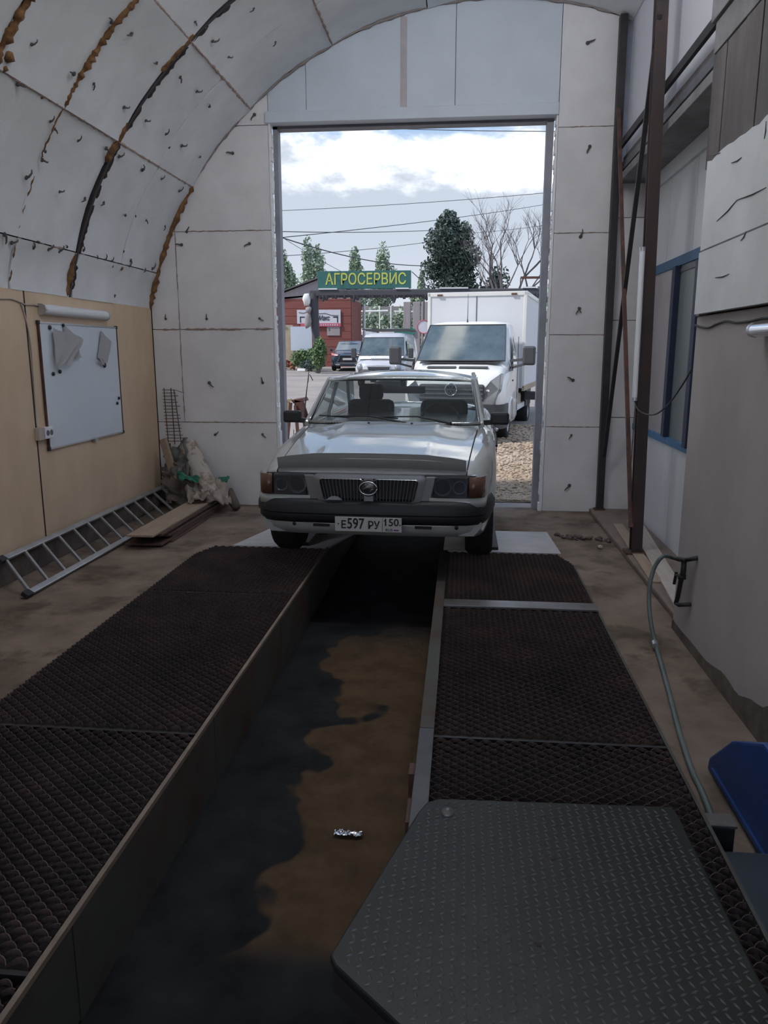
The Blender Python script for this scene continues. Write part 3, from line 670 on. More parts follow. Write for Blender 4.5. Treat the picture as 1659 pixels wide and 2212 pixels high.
for y0, y1, z0, z1 in ((B0.y - 0.006, B0.y + 0.008, B0.z - 0.005, B1.z + 0.005), (B1.y - 0.008, B1.y + 0.006, B0.z - 0.005, B1.z + 0.005), (B0.y, B1.y, B1.z - 0.008, B1.z + 0.006), (B0.y, B1.y, B0.z - 0.006, B0.z + 0.008)):
    LO(MB().box(xb, xb + 0.022, y0, y1, z0, z1), O).build('rim', 'aluminium' if z1 - z0 < 0.1 else 'rust_steel', wbd)
for y, z in ((B0.y, B1.z), (B1.y, B1.z), (B0.y, B0.z), (B1.y, B0.z)):
    LO(MB().box(xb, xb + 0.026, y - 0.016, y + 0.016, z - 0.016, z + 0.016), O).build('corner_cap', 'black_plastic', wbd, bevel=0.004)
LO(MB().box(xb + 0.0, xb + 0.035, 7.30, 7.36, B0.z - 0.03, B0.z - 0.004), O).build('clip', 'aluminium', wbd)
xf = xb + 0.018
def wall_pt(x, y, X=xf): return on_x(80 + x * 210 / 1366, 640 + y * 340 / 2212, X)
mag_labels = ['black round magnet below the crumpled papers, nearer the socket', 'black round magnet below the crumpled papers, on the lamp side', 'black round magnet under the folded white sheet', 'upper of two black magnets by the free rim of the board', 'lower of two black magnets by the free rim of the board', 'black magnet holding the big crumpled paper', 'black magnet holding the rear crumpled paper']
for (x, y, r), lb in zip(((225, 1090, .018), (317, 1058, .018), (945, 970, .024), (1147, 1432, .016), (1124, 1503, .016), (175, 437, .02), (362, 408, .016)), mag_labels):
    p = wall_pt(x, y, xf + 0.002); tag(MB().lathe([(0.0005, 0.014), (r * 0.8, 0.013), (r, 0.009), (r, 0.0)], p, 'x', 14).build('magnet', 'black_plastic', smooth=True), lb, 'magnet', 'magnets on the whiteboard')
def sheet(pts, seed, lift, name, lb, m='paper', d=0.5):
    """a curled paper: quad of wall points with corners lifted off the board by the given amounts"""
    q = [wall_pt(*p) + Vector((l, 0, 0)) for p, l in zip(pts, lift)]
    mb = MB(); n = 12
    def fn(u, v):
        p = q[0].lerp(q[1], u).lerp(q[3].lerp(q[2], u), v); return p + Vector((0.035 * d * (noise.noise(Vector((u * 2.4, v * 2.4, seed))) + 0.35 * sin(u * 5 + seed)), 0.012 * noise.noise(Vector((u * 3, v * 3, seed + 5))), 0.01 * noise.noise(Vector((v * 3, u * 3, seed + 9)))))
    mb.grid(fn, n, n); o = mb.build(name, m, smooth=True, fix=False); return tag(o, lb, 'paper', 'papers on the whiteboard')
sheet(((190, 440), (445, 600), (255, 1035), (215, 1000)), 1, (0.02, 0.12, 0.05, 0.03), 'paper_sheet', 'big grey crumpled paper hanging by its corner magnet')
sheet(((365, 415), (570, 610), (375, 985), (340, 900)), 2, (0.01, 0.06, 0.05, 0.02), 'paper_sheet', 'crumpled paper hanging just behind the big grey one')
sheet(((520, 690), (585, 860), (490, 880), (460, 800)), 6, (0.03, 0.03, 0.02, 0.03), 'paper_sheet', 'small loose paper corner showing below the crumpled papers', d=0.2)
sheet(((885, 480), (1005, 640), (965, 940), (835, 870)), 3, (0.008, 0.03, 0.014, 0.012), 'paper_sheet', 'folded white sheet hanging alone on the board', d=0.25)
sheet(((795, 858), (905, 890), (920, 965), (890, 975)), 4, (0.05, 0.03, 0.02, 0.04), 'paper_sheet', 'grey curled paper corner by the lone magnet', m='plaster', d=0.15)
lamp = thing('strip_lamp', 'white fluorescent strip lamp above the whiteboard', 'lamp', (xb, 7.1, 2.2)); O = Vector(lamp.location)
m1 = MB(); pr_ = [(0, -0.045), (0.03, -0.045), (0.06, -0.03), (0.068, 0.0), (0.06, 0.03), (0.03, 0.045), (0, 0.045)]
m1.prism([Vector((xb + a, 6.53, 2.195 + b)) - O for a, b in pr_], (0, 1.20, 0)); m1.build('diffuser', 'white_plastic', lamp, auto=50)
for y in (6.505, 7.73): LO(MB().prism([(xb + a * 1.06, y, 2.195 + b * 1.06) for a, b in pr_], (0, 0.025, 0)), O).build('end_cap', 'aluminium', lamp)
def wire(name, lb, pts, r, m, cat='cable', n=6, **k):
    pts = [Vector(p) for p in pts]; out = []
    for i in range(len(pts) - 1):
        p0, p1, p2, p3 = pts[max(0, i - 1)], pts[i], pts[i + 1], pts[min(len(pts) - 1, i + 2)]
        for s in range(6):
            t = s / 6; out.append(0.5 * ((2 * p1) + (p2 - p0) * t + (2 * p0 - 5 * p1 + 4 * p2 - p3) * t * t + (3 * p1 - p0 - 3 * p2 + p3) * t ** 3))
    out.append(pts[-1]); return tag(MB().tube(out, r, n).build(name, m, smooth=True), lb, cat, **k)
def wl_pts(l, X=XL + 0.008): return [on_x(x, y, X) for x, y in l]
wire('cable', 'pale cable sagging along the plywood top to the strip lamp', wl_pts(((-60, 640), (0, 645), (22, 645), (42, 652), (55, 658), (72, 658), (86, 662))), 0.007, 'cable_white')
wire('cable', 'pale cable dropping down the plywood seam to the socket', wl_pts(((46, 656), (56, 690), (66, 740), (72, 810), (76, 870), (80, 920), (83, 932))), 0.006, 'cable_white')
MB().box(XL - 0.001, XL + 0.004, 6.293, 6.307, 0.21, 2.335).build('joint_strip', 'dark_gap', wl)
so = thing('wall_socket', 'white double socket box on the plywood seam', 'socket', (XL + 0.001, 6.36, 1.14)); 
MB().box(0, 0.045, -0.09, -0.01, -0.055, 0.055).build('junction', 'cable_white', so, bevel=0.004); MB().box(0, 0.055, -0.005, 0.125, -0.05, 0.05).build('body', 'white_plastic', so, bevel=0.006)
for y in (0.03, 0.09): MB().lathe([(0.001, 0.056), (0.02, 0.056), (0.024, 0.0575), (0.026, 0.055)], (0, y, 0), 'x', 14).build('outlet', 'grey_steel', so)

# ladder lying on its edge along the plinth
ld = thing('ladder', 'long aluminium ladder lying on its edge against the plinth', 'ladder', (-3.43, 5.4, 0)); O = Vector(ld.location)
u0, u1 = Vector((-3.575, 5.52, 0.235)), Vector((-3.575, 8.9, 0.235)); l0, l1 = Vector((-3.255, 5.30, 0.035)), Vector((-3.255, 8.75, 0.035))
up_ = (0.53, 0, 0.85)
for a, b in ((u0, u1), (l0, l1)): MB().bar(a - O, b - O, 0.026, 0.048, up=(0.85, 0, -0.53)).build('rail', 'aluminium', ld, bevel=0.004)
for k in range(13):
    t = 0.008 + k / 12.5; a, b = u0.lerp(u1, t), l0.lerp(l1, t); MB().bar(a - O, b - O, 0.024, 0.024, up=up_).build('rung', 'aluminium', ld, bevel=0.004)
for a in (u0, l0): MB().bar(a - O - Vector((0, 0.05, 0)), a - O + Vector((0, 0.03, 0)), 0.034, 0.056, up=(0.85, 0, -0.53)).build('end_cap', 'black_plastic', ld)
# timber stack, pale top board
mat('timber_dark', (0.15, 0.085, 0.06), 0.85, col2=(0.07, 0.04, 0.032), scale=6, stretch=(6, 0.6, 6)); mat('timber_pale', (0.42, 0.32, 0.24), 0.8, col2=(0.33, 0.24, 0.18), scale=5, stretch=(6, 0.6, 6))
rg = random.Random(12); z = 0.0; names = ['lowest', 'second', 'third', 'fourth', 'fifth', 'sixth']
for k in range(6):
    h = 0.023; a = rg.uniform(-0.015, 0.02); y0 = 6.95 + rg.uniform(-0.1, 0.25)
    tag(MB().box(-3.17 + a, -2.80 + a - k * 0.006, y0, 8.86 + rg.uniform(-0.05, 0.05), z, z + h - 0.002).build('board', 'timber_dark', bevel=0.003), 'dark brown board, %s from the floor in the stack by the ladder' % names[k], 'board', 'dark boards in the stack'); z += h
tag(MB().box(-3.10, -2.84, 6.72, 8.62, z, z + 0.02).build('board', 'timber_pale', bevel=0.003), 'pale board lying on top of the dark stack', 'board')

# ================================================================== junk in the corner
mat('mesh_wire', (0.11, 0.07, 0.06), 0.6, metal=0.4); mat('tarp_grey', (0.17, 0.175, 0.16), 0.7, var=0.3, scale=5); mat('tarp_green', (0.03, 0.20, 0.13), 0.6, var=0.3, scale=6)
mat('sack', (0.40, 0.35, 0.30), 0.7, col2=(0.26, 0.21, 0.18), scale=5, bump=0.3, bscale=12); mat('roll_paper', (0.50, 0.45, 0.40), 0.8, col2=(0.30, 0.22, 0.17), scale=7, lo=0.42, hi=0.5)
def fy(x, y, Y): return on_y(x, y, Y)
wm = thing('wire_mesh', 'rusty wire reinforcing mesh leaning in the corner', 'mesh', (-3.5, 8.9, 0)); O = Vector(wm.location)
v0 = [(354, 838), (369, 838), (376, 842)]; v1 = [(364, 960), (378, 960), (392, 960)]
for a, b in zip(v0, v1):
    m1 = MB().tube([fy(*a, 8.94) - O, fy(*b, 8.86) - O], 0.006, 5); m1.build('long_wire', 'mesh_wire', wm)
for k in range(17):
    t = k / 17; a = Vector((350 + 10 * t, 842 + 118 * t)); b = Vector((380 + 16 * t, 842 + 118 * t)); y = 8.935 - 0.08 * t
    MB().tube([fy(a.x, a.y, y) - O, fy(b.x + rg.uniform(-4, 4), b.y + rg.uniform(-1, 1), y) - O], 0.004, 4).build('cross_wire', 'mesh_wire', wm)
MB().tube([fy(376, 842, 8.93) - O, fy(398, 849, 8.9) - O], 0.003, 4).build('cross_wire', 'mesh_wire', wm)
MB().bar(fy(364, 958, 8.86) - O, Vector((-3.45, 8.84, 0.03)) - O, 0.10, 0.012).build('mesh_foot', 'mesh_wire', wm)
def crumple(name, lb, cat, corners, m, seed, amp, n=16, fold=3.0, thick=0.004):
    q = [Vector(c) for c in corners]; nr = (q[1] - q[0]).cross(q[3] - q[0]).normalized()
    def fn(u, v):
        p = q[0].lerp(q[1], u).lerp(q[3].lerp(q[2], u), v); e = 0.05
        k = noise.noise(Vector((u * fold, v * fold, seed))) + 0.5 * noise.noise(Vector((u * fold * 2.3, v * fold * 2.3, seed + 4)))
        j = Vector((noise.noise(Vector((u * 4, v * 4, seed + 11))), noise.noise(Vector((u * 4, v * 4, seed + 15))), noise.noise(Vector((u * 4, v * 4, seed + 19))))) * amp * 0.5
        p = p + nr * k * amp + j; p.y = min(p.y, YF - 0.02); p.x = max(p.x, XL + 0.02); p.z = max(p.z, 0.012); return p
    return tag(MB().grid(fn, n, n).build(name, m, smooth=True, solid=thick, fix=False), lb, cat)
rl = thing('paper_roll', 'torn paper-wrapped roll leaning on the white wall', 'roll', (-2.9, 8.7, 0.0)); O = Vector(rl.location)
a, b = fy(403, 960, 8.78), fy(452, 1055, 8.62); a.y = 8.80; d_ = (b - a).normalized(); b2 = a + d_ * ((a.z - 0.2) / max(0.2, -d_.z))
MB().tube([a - O, a.lerp(b2, 0.33) - O, a.lerp(b2, 0.66) - O, b2 - O], [0.105, 0.11, 0.108, 0.10], 18).build('wrapped_roll', 'roll_paper', rl, auto=50)
MB().tube([a - O - d_ * 0.01, a - O + d_ * 0.02], 0.06, 14).build('core', 'timber_pale', rl)
MB().tube([a.lerp(b2, 0.5) - O - Vector((0.06, 0.02, 0.0)), b2 - O - Vector((0.08, 0, 0))], [0.075, 0.085], 12).build('inner_roll', 'sack', rl, smooth=True)
crumple('tarpaulin', 'dark grey-green crumpled tarpaulin in the corner', 'tarpaulin', (fy(352, 985, 8.8), fy(405, 945, 8.7), fy(405, 1030, 8.55), fy(362, 1060, 8.6)), 'tarp_grey', 3, 0.09, thick=0.006)
crumple('tarpaulin', 'brown-grey lower tarpaulin slumped behind the ladder end', 'tarpaulin', (fy(352, 1010, 8.75), fy(400, 1000, 8.6), fy(412, 1075, 8.45), fy(365, 1085, 8.5)), 'plinth', 7, 0.10, thick=0.006)
crumple('green_cloth', 'green cloth strip draped over the junk', 'cloth', (fy(384, 1018, 8.5), fy(432, 1032, 8.45), fy(428, 1042, 8.38), fy(386, 1034, 8.40)), 'tarp_green', 9, 0.03, thick=0.005)
crumple('green_cloth', 'scrap of green cloth under the wall side of the roll', 'cloth', (fy(472, 1030, 8.75), fy(497, 1030, 8.75), fy(490, 1041, 8.66), fy(470, 1040, 8.66)), 'tarp_green', 19, 0.02, thick=0.005)
crumple('plastic_sheet', 'pale crumpled plastic sheet heaped on the pale board', 'sheet', (fy(398, 1048, 8.5), fy(440, 1040, 8.55), fy(455, 1075, 8.25), fy(408, 1085, 8.2)), 'sack', 21, 0.09, fold=4, thick=0.004)
crumple('sack', 'pale empty sack slumped over the end of the stack', 'sack', (fy(440, 1038, 8.7), fy(488, 1040, 8.7), fy(500, 1085, 8.35), fy(445, 1078, 8.3)), 'sack', 33, 0.10, fold=3.5, thick=0.005)
tag(MB().tube([fy(492, 1062, 8.72), fy(512, 1098, 8.6)], [0.07, 0.05], 10).build('bag', 'plinth', smooth=True), 'small dark bag beside the slumped sack', 'bag')
tag(MB().bar(fy(352, 948, 8.7), Vector((-3.30, 8.62, 0.25)), 0.035, 0.10).build('batten', 'timber_pale', bevel=0.004), 'short pale batten leaning in the corner by the mesh', 'batten')

# ================================================================== right side: columns, bracing, lamps, tap, hose, ledge
led = struct(MB().box(1.50, XR - 0.002, YN + 0.02, YF - 0.02, 0.0, 0.05).build('trim_2', 'gravel_ledge' if 'gravel_ledge' in MATS else 'plaster', bevel=0.012))
mat('column_steel', (0.032, 0.025, 0.027), 0.6, metal=0.2, col2=(0.055, 0.03, 0.028), scale=4)
col = thing('steel_column', 'dark red-brown steel column on a base plate, before the window wall', 'column', (1.595, 6.95, 0.05)); O = Vector(col.location)
a, b = Vector((1.595, 6.95, 0.06)), Vector((1.49, 6.95, 5.2))
for dx, wd, dy in ((0, 0.095, -0.045), (0, 0.095, 0.045)): MB().bar(a - O + Vector((0, dy, 0)), b - O + Vector((0, dy, 0)), wd, 0.010, up=(0, 1, 0)).build('flange', 'column_steel', col)
MB().bar(a - O, b - O, 0.010, 0.085, up=(0, 1, 0)).build('web', 'dark_steel', col)
MB().box(-0.10, 0.08, -0.09, 0.09, 0.0, 0.018).build('base_plate', 'rust_steel', col, bevel=0.003)
fc = thing('steel_column', 'dark steel column standing against the front wall', 'column', (1.605, 8.92, 0.05)); O = Vector(fc.location)
MB().bar(Vector((1.608, 8.92, 0.05)) - O, Vector((1.565, 8.92, 5.2)) - O, 0.075, 0.10, up=(0, 1, 0)).build('shaft', 'dark_steel', fc, bevel=0.004)
MB().box(-0.06, 0.06, -0.065, 0.055, 0.0, 0.012).build('base_plate', 'rust_steel', fc)
def rod(lb, a, b, m='rust_steel', r=0.017): return tag(MB().bar(a, b, r * 2, r * 2).build('brace', m, bevel=0.003), lb, 'brace')
rod('diagonal rod from the near column top down to the front wall column foot', fy(1424, 30, 6.90), fy(1305, 985, 8.85), 'dark_steel', 0.02)
rod('diagonal rod from the front wall column down to the near column foot', fy(1336, 235, 8.84), fy(1363, 1140, 6.90), 'rust_steel', 0.018)
h0, h1 = on_x(1337, 320, 1.60), on_x(1555, 48, 1.60)
tag(MB().bar((1.60, 8.86, h0.z), (1.60, 5.13, h0.z), 0.03, 0.07).build('girt', 'dark_steel'), 'horizontal steel girt across the white upper sheets', 'girt')
tl_ = thing('tube_lamp', 'white vertical tube lamp fixed to the near column', 'lamp', (1.475, 6.89, 1.44)); O = Vector(tl_.location)
a, b = fy(1371, 858, 6.89), fy(1388, 542, 6.89)
MB().tube([a - O, b - O], 0.023, 12).build('diffuser', 'white_plastic', tl_, auto=50); MB().tube([b - O, b - O + Vector((0, 0, 0.03))], 0.025, 12).build('end_cap', 'aluminium', tl_)
MB().tube([a - O, a - O - Vector((0, 0, 0.03))], 0.025, 12).build('end_cap', 'aluminium', tl_)
for t in (0.15, 0.85): p = a.lerp(b, t) - O; MB().box(p.x - 0.01, p.x + 0.10, p.y + 0.02, p.y + 0.03, p.z - 0.008, p.z + 0.008).build('bracket', 'dark_steel', tl_)
wire('cable', 'dark cable looping from the tube lamp to the plastered wall end', [a - Vector((0, 0, 0.03)), fy(1378, 884, 6.75), fy(1396, 895, 6.5), fy(1420, 893, 6.1), fy(1448, 868, 5.7), fy(1475, 830, 5.35), Vector((XN + 0.01, YN + 0.005, on_y(1500, 788, YN).z))], 0.006, 'cable_black')
cl = thing('tube_light', 'chrome tube light on the plastered wall', 'lamp', (XN - 0.05, 3.6, 1.95)); O = Vector(cl.location)
cz = on_x(1640, 712, XN - 0.05)
MB().tube([Vector((XN - 0.05, cz.y + 0.06, cz.z)) - O, Vector((XN - 0.05, 2.6, cz.z)) - O], 0.033, 16).build('housing', 'chrome' if 'chrome' in MATS else 'aluminium', cl, auto=50)
MB().tube([Vector((XN - 0.05, cz.y + 0.075, cz.z)) - O, Vector((XN - 0.05, cz.y + 0.05, cz.z)) - O], 0.036, 16).build('end_cap', 'aluminium', cl, auto=50)
MB().box(-0.0, 0.05, -0.5, -0.46, cz.z - O.z - 0.01, cz.z - O.z + 0.01).build('bracket', 'aluminium', cl)
wire('cable', 'dark twisted cable along the top of the plastered wall', [on_x(x, y, XN - 0.006) for x, y in ((1502, 702), (1512, 706), (1530, 708), (1548, 700), (1568, 694), (1590, 697), (1618, 694), (1645, 688), (1659, 687), (1720, 676))], 0.006, 'cable_black')
# water tap
tp = thing('water_tap', 'dark pipe with a stop tap on the foot of the plastered wall', 'tap', (1.40, 4.85, 0.25)); O = Vector(tp.location)
def tx(x, y, X=1.395): return on_x(x, y, X) - O
MB().tube([tx(1478, 1210), tx(1476, 1235), tx(1470, 1258), tx(1464, 1290), tx(1460, 1303)], [0.016, 0.017, 0.015, 0.014, 0.014], 10).build('riser', 'dark_steel', tp, smooth=True)
MB().tube([tx(1460, 1303), tx(1466, 1307), tx(1474, 1305) + Vector((0.05, 0, 0))], 0.013, 8).build('wall_elbow', 'dark_steel', tp, smooth=True)
MB().tube([tx(1478, 1206), tx(1478, 1214)], 0.024, 10).build('elbow', 'dark_steel', tp, smooth=True); MB().tube([tx(1478, 1210), tx(1488, 1205) + Vector((0.05, 0, 0))], 0.014, 8).build('wall_elbow', 'dark_steel', tp, smooth=True)
MB().tube([tx(1476, 1210), tx(1462, 1207), tx(1450, 1204)], [0.016, 0.014, 0.012], 8).build('nozzle', 'dark_steel', tp, smooth=True)
MB().tube([tx(1473, 1240), tx(1473, 1252)], 0.024, 10).build('valve_body', 'dark_steel', tp, smooth=True)
MB().tube([tx(1473, 1246), tx(1464, 1243), tx(1460, 1242)], 0.010, 8).build('valve_stem', 'dark_steel', tp); MB().bar(tx(1461, 1236), tx(1456, 1262), 0.018, 0.012).build('tap_handle', 'dark_steel', tp, bevel=0.003)
mat('hose_green', (0.10, 0.14, 0.13), 0.45, col2=(0.16, 0.19, 0.19), scale=5)
wire('hose', 'grey-green hose running from the tap along the runway', [on_x(1450, 1204, 1.395), fy(1432, 1202, 4.95), fy(1414, 1225, 4.95), fy(1404, 1262, 4.92), fy(1402, 1300, 4.9), fy(1406, 1345, 4.82), on_z(1416, 1392, 0.03), on_z(1430, 1440, 0.016), on_z(1450, 1515, 0.016), on_z(1470, 1590, 0.016), on_z(1495, 1665, 0.016), on_z(1520, 1718, 0.016), Vector((0.98, 2.62, 0.08)), Vector((0.955, 2.575, 0.20))], 0.0135, 'hose_green', 'hose', 8)
tag(MB().tube([on_z(1414, 1388, 0.035), on_z(1416, 1396, 0.035)], 0.02, 10).build('hose_clip', 'aluminium'), 'bright metal clip on the green hose', 'clip')
# planks on the ledge
mat('plank_pale', (0.56, 0.49, 0.45), 0.8, col2=(0.44, 0.37, 0.33), scale=5, stretch=(6, 0.7, 6))
tag(MB().bar((1.86, 8.25, 0.062), (1.60, 5.35, 0.062), 0.14, 0.022).build('plank', 'plank_pale', bevel=0.003), 'pale plank lying on the ledge along the window wall', 'plank')
tag(MB().bar((1.66, 8.1, 0.058), (1.56, 6.0, 0.058), 0.10, 0.014).build('plank', 'timber_pale', bevel=0.003), 'narrow brownish plank on the ledge by the column foot', 'plank')
rg = random.Random(44); rub = MB()
for k in range(46):
    x = rg.uniform(0.95, 1.48); y = 7.72 + rg.gauss(0, 0.05) - (x - 0.95) * 0.25; r = rg.uniform(0.008, 0.026); rub.blob((x, y, r * 0.6), r * 1.3, r, r * 0.8, seed=k, amp=0.3)
tag(rub.build('rubble', 'plinth'), 'crumbled concrete rubble by the ledge', 'rubble', kind='stuff')
tag(MB().blob(on_z(1296, 1181, 0.02), 0.03, 0.025, 0.02, 3).build('stone', 'stone'), 'small pale stone on the floor by the ledge', 'stone')

# ================================================================== strip lamps added out of view under the roof to brighten the hall
mat('fill_lamp_glow', (0.9, 0.9, 0.9), 0.5, emit=(0.93, 0.97, 1.0), estr=FILL_POWER)
for x, y, lb in ((-1.0, 4.7, 'added fill lamp under the arch on the plywood side'), (0.05, 5.7, 'added fill lamp under the arch over the channel'), (1.02, 4.4, 'added fill lamp under the arch on the column side')):
    z = arch_z(x) - 0.20; t = thing('fill_lamp', lb, 'lamp', (x, y, z), 0, 'added fill lamps')
    MB().box(-0.52, 0.52, -0.04, 0.04, 0.04, 0.07).build('housing', 'white_plastic', t, bevel=0.006); MB().tube([(-0.5, 0, 0), (0.5, 0, 0)], 0.030, 10).build('tube', 'fill_lamp_glow', t, smooth=True)
    for s in (-1, 1): MB().tube([(s * 0.4, 0, 0.07), (s * 0.4, 0, arch_z(x + s * 0.4) - z)], 0.006, 5).build('hanger', 'aluminium', t); MB().box(s * 0.51 - 0.015, s * 0.51 + 0.015, -0.04, 0.04, -0.04, 0.05).build('end_cap', 'white_plastic', t)
# ================================================================== the saloon car on the ramps
mat('car_paint', (0.50, 0.52, 0.51), 0.34, metal=0.0, coat=1.0, var=0.05, scale=3); MATS['car_paint'].node_tree.nodes['Principled BSDF'].inputs['Coat IOR'].default_value = 1.75; mat('rubber', (0.015, 0.015, 0.017), 0.8, bump=0.2, bscale=60); mat('bumper_plastic', (0.018, 0.019, 0.024), 0.5, var=0.2, scale=6)
mat('chrome_trim', (0.62, 0.63, 0.66), 0.18, metal=1.0); mat('silver_plastic', (0.30, 0.30, 0.31), 0.4, metal=0.5); mat('lamp_orange', (0.13, 0.06, 0.04), 0.25, coat=0.5); mat('lamp_dark', (0.06, 0.062, 0.07), 0.15, metal=0.3, coat=1.0)
mat('reflector', (0.45, 0.46, 0.5), 0.1, metal=1.0); mat('interior', (0.02, 0.02, 0.024), 0.85, var=0.3, scale=8); mat('plate_white', (0.62, 0.62, 0.60), 0.5); mat('print_black', (0.01, 0.01, 0.012), 0.6); mat('print_red', (0.5, 0.03, 0.03), 0.6); mat('print_blue', (0.02, 0.08, 0.45), 0.6)
mat('wheel_steel', (0.30, 0.30, 0.31), 0.4, metal=0.7)
glass('car_glass', (0.80, 0.84, 0.84), 0.01, 0.08, (0.25, 0.27, 0.28)); glass('lens_glass', (0.75, 0.77, 0.8), 0.05, 0.15, (0.2, 0.2, 0.22))
def apply_cut(o, cutters):
    for c in cutters:
        md = o.modifiers.new('cut', 'BOOLEAN'); md.operation = 'DIFFERENCE'; md.object = c; md.solver = 'EXACT'
    dg = bpy.context.evaluated_depsgraph_get(); me = bpy.data.meshes.new_from_object(o.evaluated_get(dg)); o.modifiers.clear(); o.data = me
    for c in cutters: bpy.data.objects.remove(c)
def interp(secs, k):
    """smooth in-between rows of a section table"""
    out = []
    for i in range(len(secs) - 1):
        p0, p1, p2, p3 = secs[max(0, i - 1)], secs[i], secs[i + 1], secs[min(len(secs) - 1, i + 2)]
        for s in range(k):
            t = s / k; out.append(tuple(b + (c - b) * t + 0.0 * (a + d) if j == 0 else 0.5 * (2 * b + (c - a) * t + (2 * a - 5 * b + 4 * c - d) * t * t + (3 * b - a - 3 * c + d) * t ** 3) for j, (a, b, c, d) in enumerate(zip(p0, p1, p2, p3))))
    out.append(secs[-1]); return out
def loft(secs, prof):
    """secs: (y, ...) rows, prof(row) -> half profile of (x, z) from top centre round to bottom centre"""
    mb = MB(); rows = []
    for s in secs:
        h = prof(s); full = [(-x, z) for x, z in h[::-1]][:-1] + h          # bottom-left .. top .. bottom-right
        rows.append(len(mb.v)); mb.v += [(x, s[0], z) for x, z in full]; m_ = len(full)
    for a, b in zip(rows, rows[1:]):
        for k in range(m_ - 1): mb.f.append((a + k, a + k + 1, b + k + 1, b + k))
    mb.f.append(tuple(rows[0] + k for k in range(m_))); mb.f.append(tuple(rows[-1] + k for k in range(m_))[::-1])
    return weld(mb)
def cyl_cut(x0, x1, y, z, r):
    return MB().lathe([(0.0001, x0), (r, x0), (r, x1), (0.0001, x1)], (0, y, z), 'x', 28).build('cut', 'rubber')
def wheel(parent, x, y, r, wd, side, hub='wheel_steel'):
    s = side
    t_ = weld(MB().lathe([(r * 0.62, -wd / 2), (r * 0.9, -wd / 2), (r * 0.985, -wd * 0.36), (r, -wd * 0.2), (r, wd * 0.2), (r * 0.985, wd * 0.36), (r * 0.9, wd / 2), (r * 0.62, wd / 2)], (x, y, r), 'x', 32)).build('tyre', 'rubber', parent, auto=50)
    MB().lathe([(0.001, s * wd * 0.30), (r * 0.2, s * wd * 0.34), (r * 0.3, s * wd * 0.22), (r * 0.5, s * wd * 0.3), (r * 0.6, s * wd * 0.47), (r * 0.64, s * wd * 0.47), (r * 0.64, -s * wd * 0.4)], (x, y, r), 'x', 24).build('hubcap', hub, parent, auto=50)
    return t_

car = thing('saloon_car', 'silver-grey saloon car with a chrome grille, nose onto the runways', 'car', (-0.60, 4.95, ZR + 0.004)); O = Vector(car.location)
CAR_YAW = radians(-1.5)
S_ = [(0.09, .745, .728, .712, .30), (0.13, .757, .752, .735, .29), (0.30, .79, .795, .765, .26), (0.60, .83, .842, .805, .245), (0.85, .848, .872, .835, .245), (1.15, .853, .905, .862, .245), (1.38, .853, .932, .886, .20), (1.52, .853, .93, .90, .20), (2.4, .853, .93, .905, .20), (3.30, .848, .935, .91, .20), (3.55, .838, .95, .912, .20), (4.0, .815, .945, .90, .22), (4.32, .785, .92, .88, .25), (4.46, .75, .87, .83, .30)]
def cprof(s):
    y, hw, zc, ze, zb = s
    return [(0, zc), (hw * .25, zc - .001), (hw * .5, zc - .005), (hw * .72, ze + (zc - ze) * .45), (hw * .86, ze), (hw * .935, ze - .028), (hw * .98, ze - .085), (hw, ze - .18), (hw, .48), (hw * .99, .36), (hw * .965, zb + .03), (hw * .93, zb), (hw * .5, zb), (0, zb)]
SS = interp(S_, 4)
body = loft(SS, cprof).build('body_shell', 'car_paint', car, auto=38)
AXF, AXR, WR = 0.80, 3.45, 0.31
cut = [cyl_cut(sx * 0.60 - 0.0 if sx > 0 else -1.2, 1.2 if sx > 0 else -0.60, yy, 0.32, 0.355) for yy in (AXF, AXR) for sx in (-1, 1)]
cut.append(MB().box(-0.72, 0.72, 1.50, 3.36, 0.40, 1.4).build('cut', 'rubber'))
apply_cut(body, cut)
body.data.shade_smooth(); body.data.set_sharp_from_angle(angle=radians(38))
def srow(y):
    for a, b in zip(SS, SS[1:]):
        if a[0] <= y <= b[0]:
            t = (y - a[0]) / (b[0] - a[0]); return tuple(p + (q - p) * t for p, q in zip(a, b))
    return SS[-1]
def ctop(x, y):
    h = cprof(srow(y)); x = abs(x)
    for (x0, z0), (x1, z1) in zip(h, h[1:]):
        if x0 <= x <= x1: return z0 + (z1 - z0) * (x - x0) / max(1e-6, x1 - x0)
    return h[5][1]
# bonnet: shut lines, centre raised between two creases
def hw_h(y): return 0.635 + 0.055 * (y - 0.1) / 1.2
def hood(u, v):
    y = 0.085 + v * 1.235; x = (2 * u - 1) * hw_h(y); r = 1 / (1 + math.exp((abs(x) - (0.385 + 0.02 * v)) / 0.012))
    z = ctop(x, y) + 0.008 + 0.013 * r * min(1, v * 6)
    if v < 0.02: z = ctop(x, y) - 0.022; y -= 0.006
    return (x, y, z)
hd = MB().grid(hood, 60, 44).build('bonnet', 'car_paint', car, smooth=True, fix=False)
for s in (-1, 1):
    MB().tube([(s * (hw_h(y) + 0.004), y, ctop(hw_h(y), y) + 0.003) for y in [0.09 + 1.22 * k / 16 for k in range(17)]], 0.0045, 6).build('shut_line', 'dark_gap', car)
MB().box(-0.62, 0.62, 0.082, 0.094, 0.700, 0.712).build('shut_line', 'dark_gap', car)
# cowl with vent slots and washer jets
for k in range(46):
    x = -0.56 + k * 1.12 / 45
    if abs(x) < 0.03: continue
    MB().box(x - 0.007, x + 0.007, 1.325, 1.352, ctop(x, 1.34) - 0.004, ctop(x, 1.34) + 0.006).build('vent_slot', 'dark_gap', car)
for x in (-0.18, 0.17): MB().lathe([(0.001, 0.016), (0.008, 0.014), (0.011, 0.0)], (x, 1.24, ctop(x, 1.24) + 0.018), 'z', 8).build('washer_jet', 'black_plastic', car)
